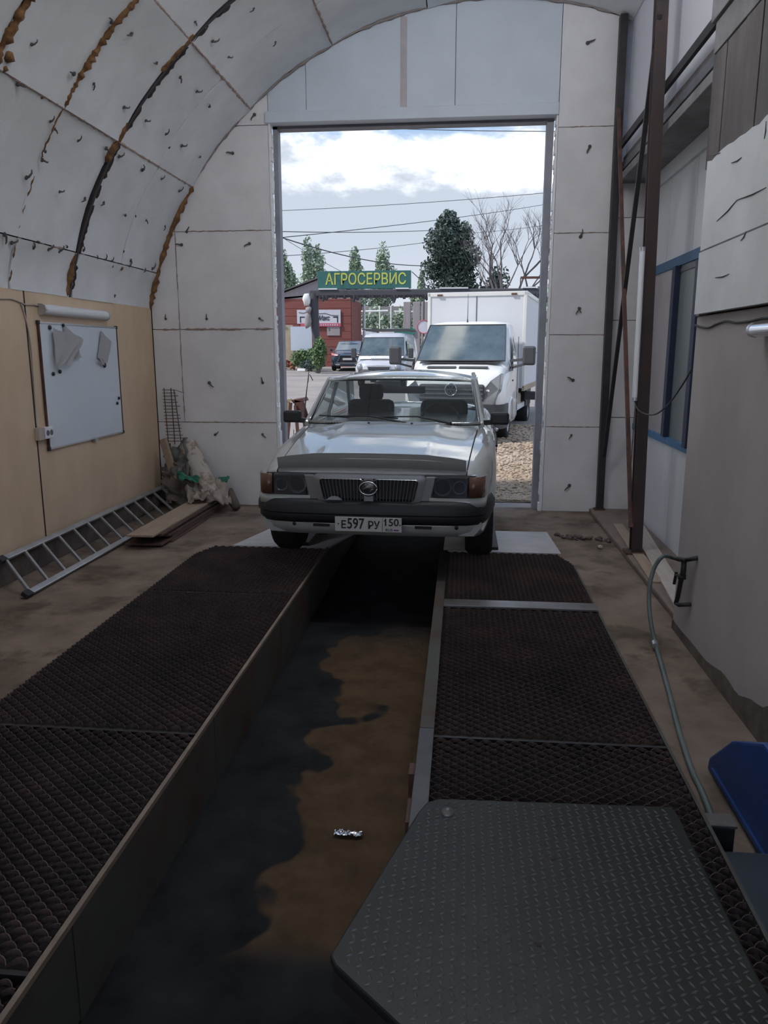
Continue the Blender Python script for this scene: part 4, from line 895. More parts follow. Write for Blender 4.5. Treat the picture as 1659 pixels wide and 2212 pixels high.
# front end, read off at the nose plane
def N_(px, py, y=5.035): p = on_y(px, py, y) - O; return p
def rpoly(x0, x1, z0, z1, r, n=5, tl=0, bl=0):
    """rounded quad in xz; tl / bl shift the top and bottom ends inwards"""
    c = [(x1 - r, z1 - r, 0), (x0 + r, z1 - r, 90), (x0 + r, z0 + r, 180), (x1 - r, z0 + r, 270)]; out = []
    for cx_, cz_, a in c:
        for k in range(n + 1):
            t = radians(a + 90 * k / n); out.append((cx_ + r * cos(t), cz_ + r * sin(t)))
    return [(x, z) for x, z in out]
MB().box(-0.70, 0.70, 0.05, 0.10, 0.545, 0.715).build('nose_panel', 'lamp_dark', car)
for s in (-1, 1):
    hx = [s * v for v in (0.425, 0.655)]; a, b = min(hx), max(hx)
    MB().box(a, b, 0.035, 0.06, 0.565, 0.708).build('headlamp', 'lamp_dark', car, bevel=0.01)
    h = car.children[-1]
    MB().lathe([(0.001, 0.046), (0.03, 0.040), (0.058, 0.032), (0.060, 0.028)], (s * 0.485, 0, 0.638), 'y', 20).build('reflector', 'reflector', h, smooth=True)
    MB().lathe([(0.001, 0.046), (0.02, 0.040), (0.045, 0.032), (0.046, 0.028)], (s * 0.595, 0, 0.638), 'y', 20).build('reflector', 'reflector', h, smooth=True)
    MB().box(a + 0.008, b - 0.008, 0.018, 0.026, 0.572, 0.702).build('lens', 'lens_glass', h, bevel=0.008)
    m1 = MB(); ax = [(0.658, 0.028), (0.70, 0.034), (0.735, 0.055), (0.755, 0.10), (0.768, 0.17)]
    for (p, q), (p2, q2) in zip(ax, ax[1:]): m1.quad((s * p, q, 0.572), (s * p2, q2, 0.572), (s * p2 * 1.0, q2, 0.708), (s * p, q, 0.708))
    weld(m1).build('turn_signal', 'lamp_orange', car, smooth=True, solid=0.012)
    # body strip under the lamp
    m1 = MB(); ax = [(0.40, 0.030), (0.66, 0.036), (0.71, 0.046), (0.745, 0.068), (0.766, 0.11), (0.782, 0.24)]
    for (p, q), (p2, q2) in zip(ax, ax[1:]): m1.quad((s * p, q, 0.505), (s * p2, q2, 0.505), (s * p2, q2, 0.566), (s * p, q, 0.566))
    weld(m1).build('lamp_skirt', 'car_paint', car, smooth=True, solid=0.012)
    MB().prism([(s * 0.445, 0.028, 0.705), (s * 0.372, 0.02, 0.705), (s * 0.325, 0.02, 0.52), (s * 0.40, 0.028, 0.515)], (0, 0.03, 0)).build('grille_wing', 'silver_plastic', car, bevel=0.008)
# grille: surround, two openings with upright bars, round badge
grl = bpy.data.objects.new('grille', None); 
gtop, gbot = 0.712, 0.515
def trap(x0t, x1t, x0b, x1b, z0, z1, r=0.022, n=5):
    c = [(x1t, z1), (x0t, z1), (x0b, z0), (x1b, z0)]; out = []
    for i in range(4):
        p = Vector(c[i]); a = (Vector(c[i - 1]) - p).normalized(); b = (Vector(c[(i + 1) % 4]) - p).normalized()
        for k in range(n + 1):
            t = k / n; out.append(tuple((p + a * r) * (1 - t) ** 2 + p * 2 * t * (1 - t) + (p + b * r) * t * t))
    return out
def ring(outer, inner, y0, y1, name, m, parent):
    mb = MB(); k = len(outer)
    for pts, y in ((outer, y0 + 0.008), (inner, y0), (inner, y1), (outer, y1)): mb.v += [(x, y, z) for x, z in pts]
    for a in range(4):
        for i in range(k): mb.f.append((a * k + i, a * k + (i + 1) % k, ((a + 1) % 4) * k + (i + 1) % k, ((a + 1) % 4) * k + i))
    return mb.build(name, m, parent, auto=50)
bpy.data.objects.remove(grl)
frame = ring(trap(-0.382, 0.382, -0.335, 0.335, gbot, gtop, 0.04), trap(-0.335, 0.335, -0.300, 0.300, 0.537, 0.690, 0.035), -0.004, 0.05, 'grille', 'silver_plastic', car)
MB().box(-0.345, 0.345, 0.042, 0.05, 0.53, 0.70).build('grille_mesh', 'black_plastic', frame)
for s in (-1, 1):
    ring(trap(*sorted((s * 0.338, s * 0.030)), *sorted((s * 0.302, s * 0.036)), 0.536, 0.692, 0.028), trap(*sorted((s * 0.331, s * 0.037)), *sorted((s * 0.296, s * 0.043)), 0.542, 0.686, 0.026), -0.008, 0.02, 'grille_rim', 'chrome_trim', frame)
    for k in range(12):
        f = (k + 0.7) / 12.4; xt = s * (0.034 + f * 0.300); xb_ = s * (0.040 + f * 0.262)
        MB().bar((xb_, 0.012, 0.543), (xt, 0.010, 0.685), 0.0035, 0.012, up=(0, 1, 0)).build('grille_bar', 'grey_steel', frame)
MB().box(-0.034, 0.034, -0.002, 0.03, 0.53, 0.70).build('grille_post', 'silver_plastic', frame, bevel=0.006)
bdg = MB(); bdg.v = []; 
m1 = MB().tube([(0.058 * cos(t), -0.018, 0.628 + 0.043 * sin(t)) for t in [2 * pi * k / 28 for k in range(29)]], 0.006, 8).build('badge_ring', 'chrome_trim', frame, smooth=True)
MB().lathe([(0.001, -0.016), (0.04, -0.014), (0.056, -0.006), (0.056, 0.02)], (0, 0, 0.628), 'y', 24).build('badge_disc', 'lamp_dark', frame, auto=40)
for k, (a, b) in enumerate((((-0.042, 0.618), (0.035, 0.642)), ((-0.03, 0.640), (0.0, 0.655)), ((0.01, 0.605), (0.04, 0.622)))):
    MB().tube([(a[0], -0.018, a[1]), ((a[0] + b[0]) / 2, -0.022, (a[1] + b[1]) / 2 + 0.008), (b[0], -0.018, b[1])], [0.003, 0.006, 0.002], 6).build('badge_figure', 'silver_plastic', frame, smooth=True)
# bumper
bp_ = [(0.0, -0.0), (0.30, 0.003), (0.53, 0.012), (0.66, 0.035), (0.725, 0.075), (0.765, 0.14), (0.79, 0.25), (0.808, 0.42)]
path = [(-x, y) for x, y in bp_[::-1]][:-1] + bp_
pro = [(0.03, 0.545), (0.0, 0.538), (-0.022, 0.505), (-0.024, 0.455), (-0.010, 0.445), (-0.012, 0.415), (0.01, 0.385), (0.07, 0.38)]
m1 = MB(); k = len(pro)
for i, (x, y) in enumerate(path):
    a = Vector(path[max(0, i - 1)]); b = Vector(path[min(len(path) - 1, i + 1)]); d = (b - a).normalized(); nrm = Vector((d.y, -d.x))
    m1.v += [(x - nrm.x * q * -1, y - nrm.y * q * -1 if False else y - nrm.y * (-q) * 1, z) if False else (x + nrm.x * (-q), y + nrm.y * (-q), z) for q, z in pro]
for i in range(len(path) - 1):
    for j in range(k - 1): m1.f.append((i * k + j, i * k + j + 1, (i + 1) * k + j + 1, (i + 1) * k + j))
m1.build('bumper', 'bumper_plastic', car, auto=50, solid=0.006, fix=False)
MB().prism([(-0.285, -0.012, 0.545), (-0.175, -0.012, 0.545), (-0.21, 0.0, 0.568), (-0.25, 0.0, 0.568)], (0, 0.02, 0)).build('bumper_overrider', 'silver_plastic', car)
# valance with slots and screws
m1 = MB(); va = [(-0.755, 0.14), (-0.70, 0.075), (-0.5, 0.05), (0, 0.045), (0.5, 0.05), (0.70, 0.075), (0.755, 0.14)]
for (p, q), (p2, q2) in zip(va, va[1:]): m1.quad((p, q, 0.40), (p2, q2, 0.40), (p2 * 0.93, q2 + 0.03, 0.295), (p * 0.93, q + 0.03, 0.295))
weld(m1).build('valance', 'car_paint', car, smooth=True, solid=0.01)
for x in (-0.33, 0.36): MB().box(x - 0.055, x + 0.055, 0.035, 0.075, 0.352, 0.368).build('valance_slot', 'dark_gap', car)
for x in (-0.52, 0.58): MB().lathe([(0.001, 0.03), (0.013, 0.034), (0.013, 0.06)], (x, 0.02, 0.362), 'y', 10).build('bolt', 'black_plastic', car)
# number plate
pa, pb_ = N_(716, 1117, 4.925), N_(876, 1148, 4.925); pc = (pa + pb_) / 2; pw = 0.445; ph = 0.098
pl = MB().box(pc.x - pw / 2, pc.x + pw / 2, -0.034, -0.028, pc.z - ph / 2, pc.z + ph / 2).build('number_plate', 'plate_white', car, bevel=0.002)
def T(body_, dx, dz, h, wd, m='print_black', bold=0.0): text('lettering', body_, m, h, face_cam((pc.x + dx, -0.0352, pc.z + dz)), pl, 0.0004, bold, wd)
T('Е', -0.163, -0.007, 0.072, 0.032, bold=0.0015); T('597', -0.082, 0.001, 0.100, 0.115, bold=0.0016); T('РУ', 0.040, -0.007, 0.072, 0.078, bold=0.0015); T('150', 0.158, 0.015, 0.068, 0.092, bold=0.0012); T('RUS', 0.140, -0.034, 0.024, 0.046, bold=0.0004)
MB().box(pc.x + 0.094, pc.x + 0.0965, -0.0352, -0.034, pc.z - ph / 2 + 0.003, pc.z + ph / 2 - 0.003).build('divider', 'print_black', pl)
MB().bar((pc.x + 0.1145, -0.0350, pc.z + 0.034), (pc.x + 0.1045, -0.0350, pc.z + 0.024), 0.0055, 0.001, up=(0, 1, 0)).build('lettering', 'print_black', pl)
for z0, m in ((-0.030, 'plate_white'), (-0.035, 'print_blue'), (-0.040, 'print_red')): MB().box(pc.x + 0.170, pc.x + 0.204, -0.0352, -0.034, pc.z + z0, pc.z + z0 + 0.005).build('flag_stripe', m, pl)
for dx in (-0.2, 0.212): MB().lathe([(0.0005, -0.0355), (0.005, -0.035), (0.005, -0.034)], (pc.x + dx, 0, pc.z), 'y', 8).build('plate_bolt', 'print_black', pl)
# glasshouse
A0, A1 = (0.725, 1.40, 0.915), (0.648, 2.00, 1.255); C0, C1 = (0.64, 3.02, 1.255), (0.71, 3.52, 0.935)
for s in (-1, 1):
    f = lambda p: (s * p[0], p[1], p[2])
    MB().bar(f(A0), f(A1), 0.055, 0.05, up=(s, 0, 0.3)).build('pillar', 'car_paint', car, bevel=0.012)
    MB().bar(f(C1), f(C0), 0.13, 0.04, up=(s, 0, 0.3)).build('pillar', 'car_paint', car, bevel=0.012)
    MB().bar((s * 0.745, 2.42, 0.90), (s * 0.662, 2.48, 1.255), 0.03, 0.07, up=(0, 1, 0)).build('pillar', 'car_paint', car, bevel=0.008)
    MB().bar(f(A1), f(C0), 0.05, 0.055).build('roof_rail', 'car_paint', car, bevel=0.014)
    MB().prism([(s * 0.725, 1.50, 0.905), (s * 0.745, 2.40, 0.905), (s * 0.662, 2.46, 1.245), (s * 0.655, 2.03, 1.245)], (s * 0.004, 0, 0)).build('side_window', 'car_glass', car)
    MB().prism([(s * 0.745, 2.48, 0.905), (s * 0.715, 3.42, 0.92), (s * 0.648, 2.98, 1.245), (s * 0.662, 2.52, 1.245)], (s * 0.004, 0, 0)).build('side_window', 'car_glass', car)
    MB().tube([(s * 0.856, 1.5 + 0.1 * k, 0.74) for k in range(18)], 0.010, 6).build('side_moulding', 'bumper_plastic', car)
    for y in (1.45, 2.42, 3.2): MB().tube([(s * 0.854, y, 0.86), (s * 0.856, y, 0.45)], 0.003, 5).build('shut_line', 'dark_gap', car)
    for y in (2.28, 3.1): MB().tube([(s * 0.858, y - 0.09, 0.80), (s * 0.872, y - 0.05, 0.80), (s * 0.872, y + 0.05, 0.80), (s * 0.858, y + 0.09, 0.80)], 0.010, 6).build('door_handle', 'chrome_trim', car, smooth=True)
    mi = MB().box(-0.075, 0.075, -0.035, 0.045, -0.045, 0.055, Matrix.Translation((s * 0.875, 1.50, 0.962))).build('wing_mirror', 'black_plastic', car, bevel=0.018)
    MB().bar((s * 0.74, 1.52, 0.93), (s * 0.86, 1.50, 0.94), 0.05, 0.04).build('mirror_arm', 'black_plastic', mi)
def roofz(u, y): return 1.250 + 0.072 * (1 - abs(u) ** 2.2) * (0.55 + 0.45 * min(1, (y - 1.94) / 0.25) * min(1, (3.10 - y) / 0.25 + 0.2))
MB().grid(lambda u, v: ((2 * u - 1) * (0.675 - 0.02 * abs(2 * v - 1) ** 4), 1.945 + v * 1.12, roofz(2 * u - 1, 1.945 + v * 1.12)), 24, 20).build('roof', 'car_paint', car, smooth=True, solid=0.02)
def ws(u, v): 
    x = (2 * u - 1) * (0.71 + (0.642 - 0.71) * v); b = (1 - abs(2 * u - 1) ** 2.4) * 0.07
    return (x, 1.405 + 0.585 * v - b * (1 - 0.4 * v), 0.932 + (1.262 - 0.932) * v + 0.012 * (1 - abs(2 * u - 1) ** 2) * v)
MB().grid(ws, 20, 10).build('windscreen', 'car_glass', car, smooth=True)
edge = [ws(k / 16, 0.0) for k in range(17)] + [ws(1, k / 8) for k in range(1, 9)] + [ws(1 - k / 16, 1.0) for k in range(1, 17)] + [ws(0, 1 - k / 8) for k in range(1, 9)]
MB().tube([Vector(p) + Vector((0, -0.012, 0.004)) for p in edge], 0.0125, 6).build('windscreen_trim', 'chrome_trim', car, smooth=True)
MB().tube([Vector(p) + Vector((0, -0.004, 0.0)) for p in edge], 0.017, 6).build('windscreen_seal', 'bumper_plastic', car, smooth=True)
def rw(u, v): x = (2 * u - 1) * (0.67 - 0.05 * v); return (x, 3.50 - 0.46 * v + 0.03 * (1 - (2 * u - 1) ** 2), 0.945 + 0.31 * v)
MB().grid(rw, 12, 6).build('rear_window', 'car_glass', car, smooth=True)
# wipers
for x0, x1 in ((0.10, -0.53), (0.62 - 0.16, -0.12)):
    a = Vector(ws((x0 + 0.70) / 1.4, 0.0)) + Vector((0, -0.03, 0.01)); b = Vector(ws((x1 + 0.70) / 1.4, 0.10)) + Vector((0, -0.022, 0.015)); mth_ = a.lerp(b, 0.45) + Vector((0, 0, 0.03))
    MB().tube([a, mth_, b], [0.011, 0.007, 0.005], 6).build('wiper', 'black_plastic', car); wp = car.children[-1]
    d = Vector((0.30, 0, -0.02)); MB().tube([b + d * 0.55 + Vector((0, -0.006, 0)), b - d * 0.3 + Vector((0, -0.006, 0))], 0.006, 5).build('wiper_blade', 'black_plastic', wp)
    MB().lathe([(0.001, 0.02), (0.02, 0.016), (0.022, 0.0)], a - Vector((0, 0, 0.01)), 'z', 10).build('wiper_pivot', 'black_plastic', wp)
# cabin
MB().box(-0.68, 0.68, 1.50, 1.80, 0.45, 0.895).build('dashboard', 'interior', car, bevel=0.03)
MB().box(-0.70, 0.70, 1.52, 3.35, 0.40, 0.43).build('cabin_floor', 'interior', car)
for s, h in ((-1, 1), (1, 0)):
    st = MB().box(s * 0.36 - 0.24, s * 0.36 + 0.24, 2.05, 2.52, 0.44, 0.60).build('seat', 'interior', car, bevel=0.05)
    MB().box(-0.23, 0.23, -0.05, 0.06, 0.0, 0.48, Matrix.Translation((s * 0.36, 2.55, 0.58)) @ Matrix.Rotation(-0.2, 4, 'X')).build('backrest', 'interior', st, bevel=0.06)
    if h:
        MB().box(s * 0.36 - 0.12, s * 0.36 + 0.12, 2.60, 2.69, 1.04, 1.20).build('headrest', 'interior', st, bevel=0.04)
MB().box(-0.62, 0.62, 2.98, 3.12, 0.55, 0.90).build('rear_seat', 'interior', car, bevel=0.04); MB().box(-0.66, 0.66, 3.12, 3.48, 0.86, 0.925).build('parcel_shelf', 'interior', car)
MB().tube([(0.36 + 0.17 * cos(t), 1.92 + 0.06 * sin(t), 0.90 + 0.16 * sin(t)) for t in [2 * pi * k / 24 for k in range(25)]], 0.011, 6).build('steering_wheel', 'interior', car, smooth=True); MB().bar((0.20, 1.92, 0.90), (0.52, 1.92, 0.90), 0.03, 0.02).build('steering_spoke', 'interior', car.children[-1])
a, b = N_(815, 834, 6.85), N_(906, 850, 6.85); MB().box(a.x, b.x, 1.90, 1.93, b.z, a.z).build('rear_view_mirror', 'black_plastic', car, bevel=0.012); MB().tube([((a.x + b.x) / 2, 1.92, a.z), ((a.x + b.x) / 2, 1.97, 1.275)], 0.008, 6).build('mirror_stem', 'black_plastic', car)
# wheels, underside, rear lamps
for yy in (AXF, AXR):
    for s in (-1, 1): wheel(car, s * 0.728, yy, WR, 0.20, s)
    MB().tube([(-0.7, yy, WR), (0.7, yy, WR)], 0.05, 8).build('axle', 'dark_gap', car)
MB().box(-0.55, 0.55, 0.35, 4.2, 0.235, 0.26).build('underbody', 'dark_gap', car)
for s in (-1, 1): MB().box(s * 0.62 - 0.12, s * 0.62 + 0.12, 4.42, 4.475, 0.62, 0.82).build('rear_lamp', 'lamp_orange', car, bevel=0.01)
MB().box(-0.76, 0.76, 4.44, 4.55, 0.42, 0.56).build('rear_bumper', 'bumper_plastic', car, bevel=0.02)
car.rotation_euler = (0, 0, CAR_YAW)
# narrow steel tracks that carry the rear wheels up to the runways
for x0, lb in ((-1.47, 0), (0.05, 1)):
    t = RAMPS[lb]; M_ = Matrix.Translation(Vector((x0 + 0.13, 7.4, 0)) - Vector(t.location))
    MB().box(-0.13, 0.13, -1.45, 1.45, ZR - 0.035, ZR - 0.001, M_).build('wheel_track', 'dark_steel', t)
    for y in (-1.3, -0.4, 0.5, 1.35): MB().box(-0.10, 0.10, y - 0.03, y + 0.03, 0.0, ZR - 0.035, M_).build('trestle', 'dark_steel', t)
# ================================================================== things outside
mat('van_white', (0.74, 0.73, 0.70), 0.35, coat=0.6, var=0.06, scale=3); mat('box_white', (0.66, 0.67, 0.70), 0.5, var=0.05, scale=2); mat('truck_glass', (0.035, 0.05, 0.05), 0.06, coat=1.0, col2=(0.10, 0.125, 0.125), scale=2.0, spec=1.0)
mat('dark_plastic', (0.05, 0.052, 0.057), 0.6); mat('van_silver', (0.50, 0.51, 0.54), 0.4, metal=0.2, coat=0.7); mat('suv_blue', (0.035, 0.05, 0.075), 0.3, metal=0.3, coat=1.0); mat('lamp_clear', (0.30, 0.31, 0.33), 0.2, metal=0.4, coat=1.0); mat('lamp_smoke', (0.12, 0.125, 0.135), 0.15, coat=1.0); mat('lamp_red', (0.7, 0.25, 0.25), 0.3)
mat('lamp_lit', (0.9, 0.8, 0.8), 0.3, emit=(1, 0.85, 0.85), estr=0.6); mat('sign_green', (0.03, 0.13, 0.12), 0.5, var=0.1, scale=3); mat('sign_letter', (0.50, 0.52, 0.10), 0.5)
mat('brick_red', (0.26, 0.09, 0.075), 0.9, col2=(0.19, 0.065, 0.055), scale=3, stretch=(0.3, 0.3, 6)); mat('gable_grey', (0.36, 0.32, 0.33), 0.9, var=0.15, scale=2, stretch=(4, 4, 0.2)); mat('roof_dark', (0.12, 0.11, 0.12), 0.8)
mat('banner', (0.62, 0.62, 0.68), 0.6, var=0.1, scale=3); mat('banner_red', (0.50, 0.10, 0.15), 0.6); mat('fence_beige', (0.45, 0.37, 0.27), 0.9, var=0.2, scale=3); mat('sheet_blue_white', (0.52, 0.57, 0.66), 0.5)
mat('leaf_dark', (0.095, 0.135, 0.115), 0.8, col2=(0.065, 0.095, 0.08), scale=3); mat('leaf_mid', (0.16, 0.25, 0.10), 0.8, col2=(0.09, 0.15, 0.07), scale=3); mat('leaf_hazy', (0.36, 0.45, 0.33), 0.8, col2=(0.24, 0.32, 0.23), scale=3); mat('bark', (0.13, 0.115, 0.12), 0.9)  # far-tree leaf tones paled: distance haze put into their colour
mat('brick_orange', (0.42, 0.17, 0.10), 0.9, col2=(0.30, 0.12, 0.08), scale=4, coords='Generated'); mat('far_grey', (0.30, 0.28, 0.28), 0.9, var=0.2, scale=1); mat('hedge', (0.11, 0.16, 0.09), 0.9, var=0.5, scale=1.2); mat('teal_paint', (0.04, 0.20, 0.16), 0.6); mat('wire_dark', (0.06, 0.06, 0.07), 0.7)
mat('wood_stick', (0.50, 0.38, 0.26), 0.8, col2=(0.36, 0.25, 0.16), scale=6, coords='Generated'); mat('chair_brown', (0.14, 0.065, 0.05), 0.7, col2=(0.09, 0.04, 0.035), scale=5)

# ---- gravel by the doorway
rg = random.Random(2); gv = MB()
gpatch = struct(MB().grid(lambda u, v: (-0.1 + u * 2.3 + 0.1 * noise.noise(Vector((v * 9, u * 3, 0))), 9.45 + v * 8.5, gz(9.45 + v * 8.5) + 0.008 + 0.012 * noise.noise(Vector((u * 8, v * 30, 2)))), 16, 60).build('ground_gravel', 'gravel_base', smooth=True))
for k in range(5200):
    y = 9.5 + 8.2 * rg.random() ** 1.8; x = rg.uniform(0.0, 2.1); r = rg.uniform(0.010, 0.030) * (1 + 0.05 * (y - 9)); gv.blob((x, y, gz(y) + 0.012 + r * 0.3), r * rg.uniform(1, 1.5), r, r * 0.7, seed=k % 97, amp=0.25)
tag(gv.build('gravel', 'stone'), 'pale crushed stone gravel beside the doorway', 'gravel', kind='stuff')

# ---- white box truck, standing slightly askew
YAW = radians(-10.4)
trk = thing('box_truck', 'white box truck with a dark bumper parked outside the doorway', 'truck', (-0.20, 14.62, gz(15.5)), YAW)
def cabp(s):
    y, hw, zt, zb, tum = s                       # half profile: top, shoulder, side, sill
    return [(0, zt), (hw * tum * .6, zt - .004), (hw * tum * .9, zt - .035), (hw * tum, zt - .10), (hw * (tum * .5 + .5), (zt + 1.35) / 2 if zt > 1.5 else zt - .2), (hw, min(1.30, zt - .3)), (hw, .8), (hw * .98, zb + .1), (hw * .94, zb), (0, zb)]
cs = [(0.02, .84, 1.02, .30, .92), (0.06, .90, 1.12, .28, .92), (0.25, .96, 1.25, .28, .92), (0.60, .975, 1.40, .28, .92), (0.86, .98, 1.50, .28, .92), (1.10, .98, 1.75, .28, .88), (1.55, .98, 2.20, .28, .85), (1.80, .98, 2.30, .28, .84), (2.35, .98, 2.32, .28, .84), (2.42, .97, 2.30, .30, .84)]
cab = loft(interp(cs, 3), cabp).build('cab', 'van_white', trk, auto=45)
apply_cut(cab, [cyl_cut(sx * 0.70 if sx > 0 else -1.3, 1.3 if sx > 0 else -0.70, 1.05, 0.36, 0.43) for sx in (-1, 1)]); cab.data.shade_smooth(); cab.data.set_sharp_from_angle(angle=radians(45))
def wsq(u, v): x = (2 * u - 1) * (0.875 - 0.10 * v); b = 0.05 * (1 - (2 * u - 1) ** 2); return (x, 0.83 + 0.745 * v - b, 1.505 + 0.70 * v + 0.02)
MB().grid(wsq, 14, 8).build('windscreen', 'truck_glass', trk, smooth=True)
e_ = [wsq(k / 10, 0) for k in range(11)] + [wsq(1, k / 6) for k in range(1, 7)] + [wsq(1 - k / 10, 1) for k in range(1, 11)] + [wsq(0, 1 - k / 6) for k in range(1, 7)]
MB().tube(e_, 0.014, 6).build('windscreen_seal', 'dark_plastic', trk)
MB().box(-0.78, 0.78, 0.735, 0.82, 1.475, 1.492, Matrix.Rotation(0.0, 4, 'X')).build('wiper_cowl', 'dark_plastic', trk)
for x0, x1 in ((-0.60, -0.03), (0.03, 0.60)): MB().prism([(x0, 0.52, 1.378), (x1, 0.52, 1.378), (x1 * 0.98, 0.60, 1.408), (x0 * 0.98, 0.60, 1.408)], (0, 0, 0.012)).build('bonnet_vent', 'dark_plastic', trk)
for s in (-1, 1):
    hl = MB().prism([(s * hx_, hy_, hz_) for hx_, hy_, hz_ in ((0.52, -0.05, 0.72), (0.80, -0.03, 0.72), (0.89, 0.02, 1.02), (0.90, 0.20, 1.31), (0.72, 0.06, 1.17), (0.55, -0.04, 0.94))], (s * 0.03, 0.16, -0.02)).build('headlamp', 'lamp_smoke', trk, bevel=0.02)
    MB().prism([(s * 0.985, 1.18, 1.45), (s * 0.985, 1.85, 1.45), (s * 0.92, 1.85, 2.0), (s * 0.92, 1.62, 2.0)], (s * 0.006, 0, 0)).build('side_window', 'truck_glass', trk)
    mr_ = MB().box(s * 1.33 - 0.12, s * 1.33 + 0.12, 0.80, 0.95, 1.44, 1.80).build('wing_mirror', 'dark_plastic', trk, bevel=0.04)
    MB().bar((s * 0.96, 1.0, 1.52), (s * 1.25, 0.88, 1.55), 0.05, 0.05).build('mirror_arm', 'dark_plastic', mr_); MB().bar((s * 0.96, 1.0, 1.38), (s * 1.25, 0.88, 1.46), 0.04, 0.04).build('mirror_arm', 'dark_plastic', mr_); MB().prism([(s * 0.975, 0.85, 1.33), (s * 0.975, 1.12, 1.33), (s * 0.975, 1.12, 1.58)], (s * 0.03, 0, 0)).build('mirror_base', 'dark_plastic', mr_)
    for y, r, wd in ((1.05, 0.34, 0.22), (4.55, 0.34, 0.30)): wheel(trk, s * 0.84, y, r, wd, s)
    MB().tube([(s * 0.985, 1.05 + 0.44 * cos(t), 0.36 + 0.44 * sin(t)) for t in [pi * k / 12 for k in range(13)]], 0.035, 6).build('wheel_arch', 'van_white', trk, smooth=True)
    MB().box(s * 0.985 - 0.006, s * 0.985 + 0.006, 1.22, 1.38, 1.12, 1.15).build('door_handle', 'dark_plastic', trk)
    MB().tube([(s * 0.986, 2.05, 2.0), (s * 0.99, 2.05, 0.5)], 0.006, 5).build('shut_line', 'dark_plastic', trk)
    MB().box(s * 0.90 - 0.05, s * 0.90 + 0.05, 2.6, 4.1, 0.44, 0.56).build('side_rail', 'box_white', trk, bevel=0.02)
    MB().box(s * 0.80 - 0.12, s * 0.80 + 0.12, 2.62, 3.5, 0.50, 0.80).build('tank', 'fence_beige', trk, bevel=0.06)
    MB().box(s * 0.62 - 0.05, s * 0.62 + 0.05, 2.4, 6.9, 0.55, 0.70).build('chassis_rail', 'dark_steel', trk)
m1 = MB(); bq = [(-0.99, 0.30), (-0.96, 0.10), (-0.80, -0.02), (-0.4, -0.06), (0.4, -0.06), (0.80, -0.02), (0.96, 0.10), (0.99, 0.30), (0.995, 0.62)]; bq = [(-0.995, 0.62)] + bq
for (p, q), (p2, q2) in zip(bq, bq[1:]): m1.quad((p, q, 0.28), (p2, q2, 0.28), (p2, q2, 0.73), (p, q, 0.73))
m1.poly([(p, q, 0.73) for p, q in bq]); weld(m1).build('bumper', 'dark_plastic', trk, auto=50)
MB().box(-0.62, 0.62, -0.045, 0.05, 0.76, 1.10).build('grille', 'dark_plastic', trk, bevel=0.04); g_ = trk.children[-1]
for z in (0.83, 0.91, 0.99): MB().box(-0.60, 0.60, -0.06, -0.04, z, z + 0.025).build('grille_bar', 'grey_steel', g_)
# round badge on the grille: ring with a V over a W
MB().tube([(0.11 * cos(t), -0.065, 1.0 + 0.11 * sin(t)) for t in [2 * pi * k / 28 for k in range(29)]], 0.012, 6).build('badge_ring', 'chrome_trim', g_, smooth=True)
for a, b in (((-0.055, 1.09), (0.0, 1.01)), ((0.055, 1.09), (0.0, 1.01)), ((-0.095, 1.045), (-0.045, 0.905)), ((-0.045, 0.905), (0, 0.985)), ((0.095, 1.045), (0.045, 0.905)), ((0.045, 0.905), (0, 0.985))):
    MB().bar((a[0], -0.066, a[1]), (b[0], -0.066, b[1]), 0.018, 0.014, up=(0, 1, 0)).build('badge_stroke', 'chrome_trim', g_)
MB().tube([(-0.03, 1.72, 2.29), (-0.03, 1.72, 2.36), (-0.04, 1.80, 2.85)], [0.02, 0.008, 0.004], 6).build('aerial', 'dark_plastic', trk)
bxw = MB().box(-1.06, 1.06, 2.62, 7.1, 0.92, 2.93).build('cargo_box', 'box_white', trk, bevel=0.012)
for s in (-1, 1): MB().box(s * 1.04 - 0.035, s * 1.04 + 0.035, 2.60, 2.66, 0.92, 2.94).build('corner_post', 'van_white', bxw, bevel=0.01); MB().box(s * 1.05 - 0.03, s * 1.05 + 0.03, 2.60, 7.12, 2.86, 2.95).build('top_rail', 'van_white', bxw, bevel=0.01); MB().box(s * 1.05 - 0.03, s * 1.05 + 0.03, 2.60, 7.12, 0.86, 0.98).build('bottom_rail', 'fence_beige', bxw, bevel=0.01); MB().box(s * 1.066 - 0.004, s * 1.066 + 0.004, 2.66, 7.1, 1.66, 1.68).build('panel_joint', 'grey_steel', bxw)
MB().box(-1.06, 1.06, 2.60, 2.66, 2.86, 2.95).build('top_rail', 'van_white', bxw, bevel=0.01); MB().box(-0.01, 0.01, 2.612, 2.622, 0.95, 2.86).build('panel_joint', 'grey_steel', bxw)
for x in (-0.80, 0.80): MB().box(x - 0.06, x + 0.06, 2.57, 2.62, 2.87, 2.91).build('marker_lamp', 'lamp_orange', bxw, bevel=0.01)
MB().box(-0.98, 0.98, 4.0, 5.1, 0.45, 0.86).build('mudguard', 'dark_plastic', trk); MB().box(0.99, 1.25, 3.6, 3.9, 0.62, 0.80).build('side_locker', 'dark_plastic', trk)
MB().box(-0.8, 0.8, 0.3, 2.4, 0.30, 0.5).build('underbody', 'dark_gap', trk)

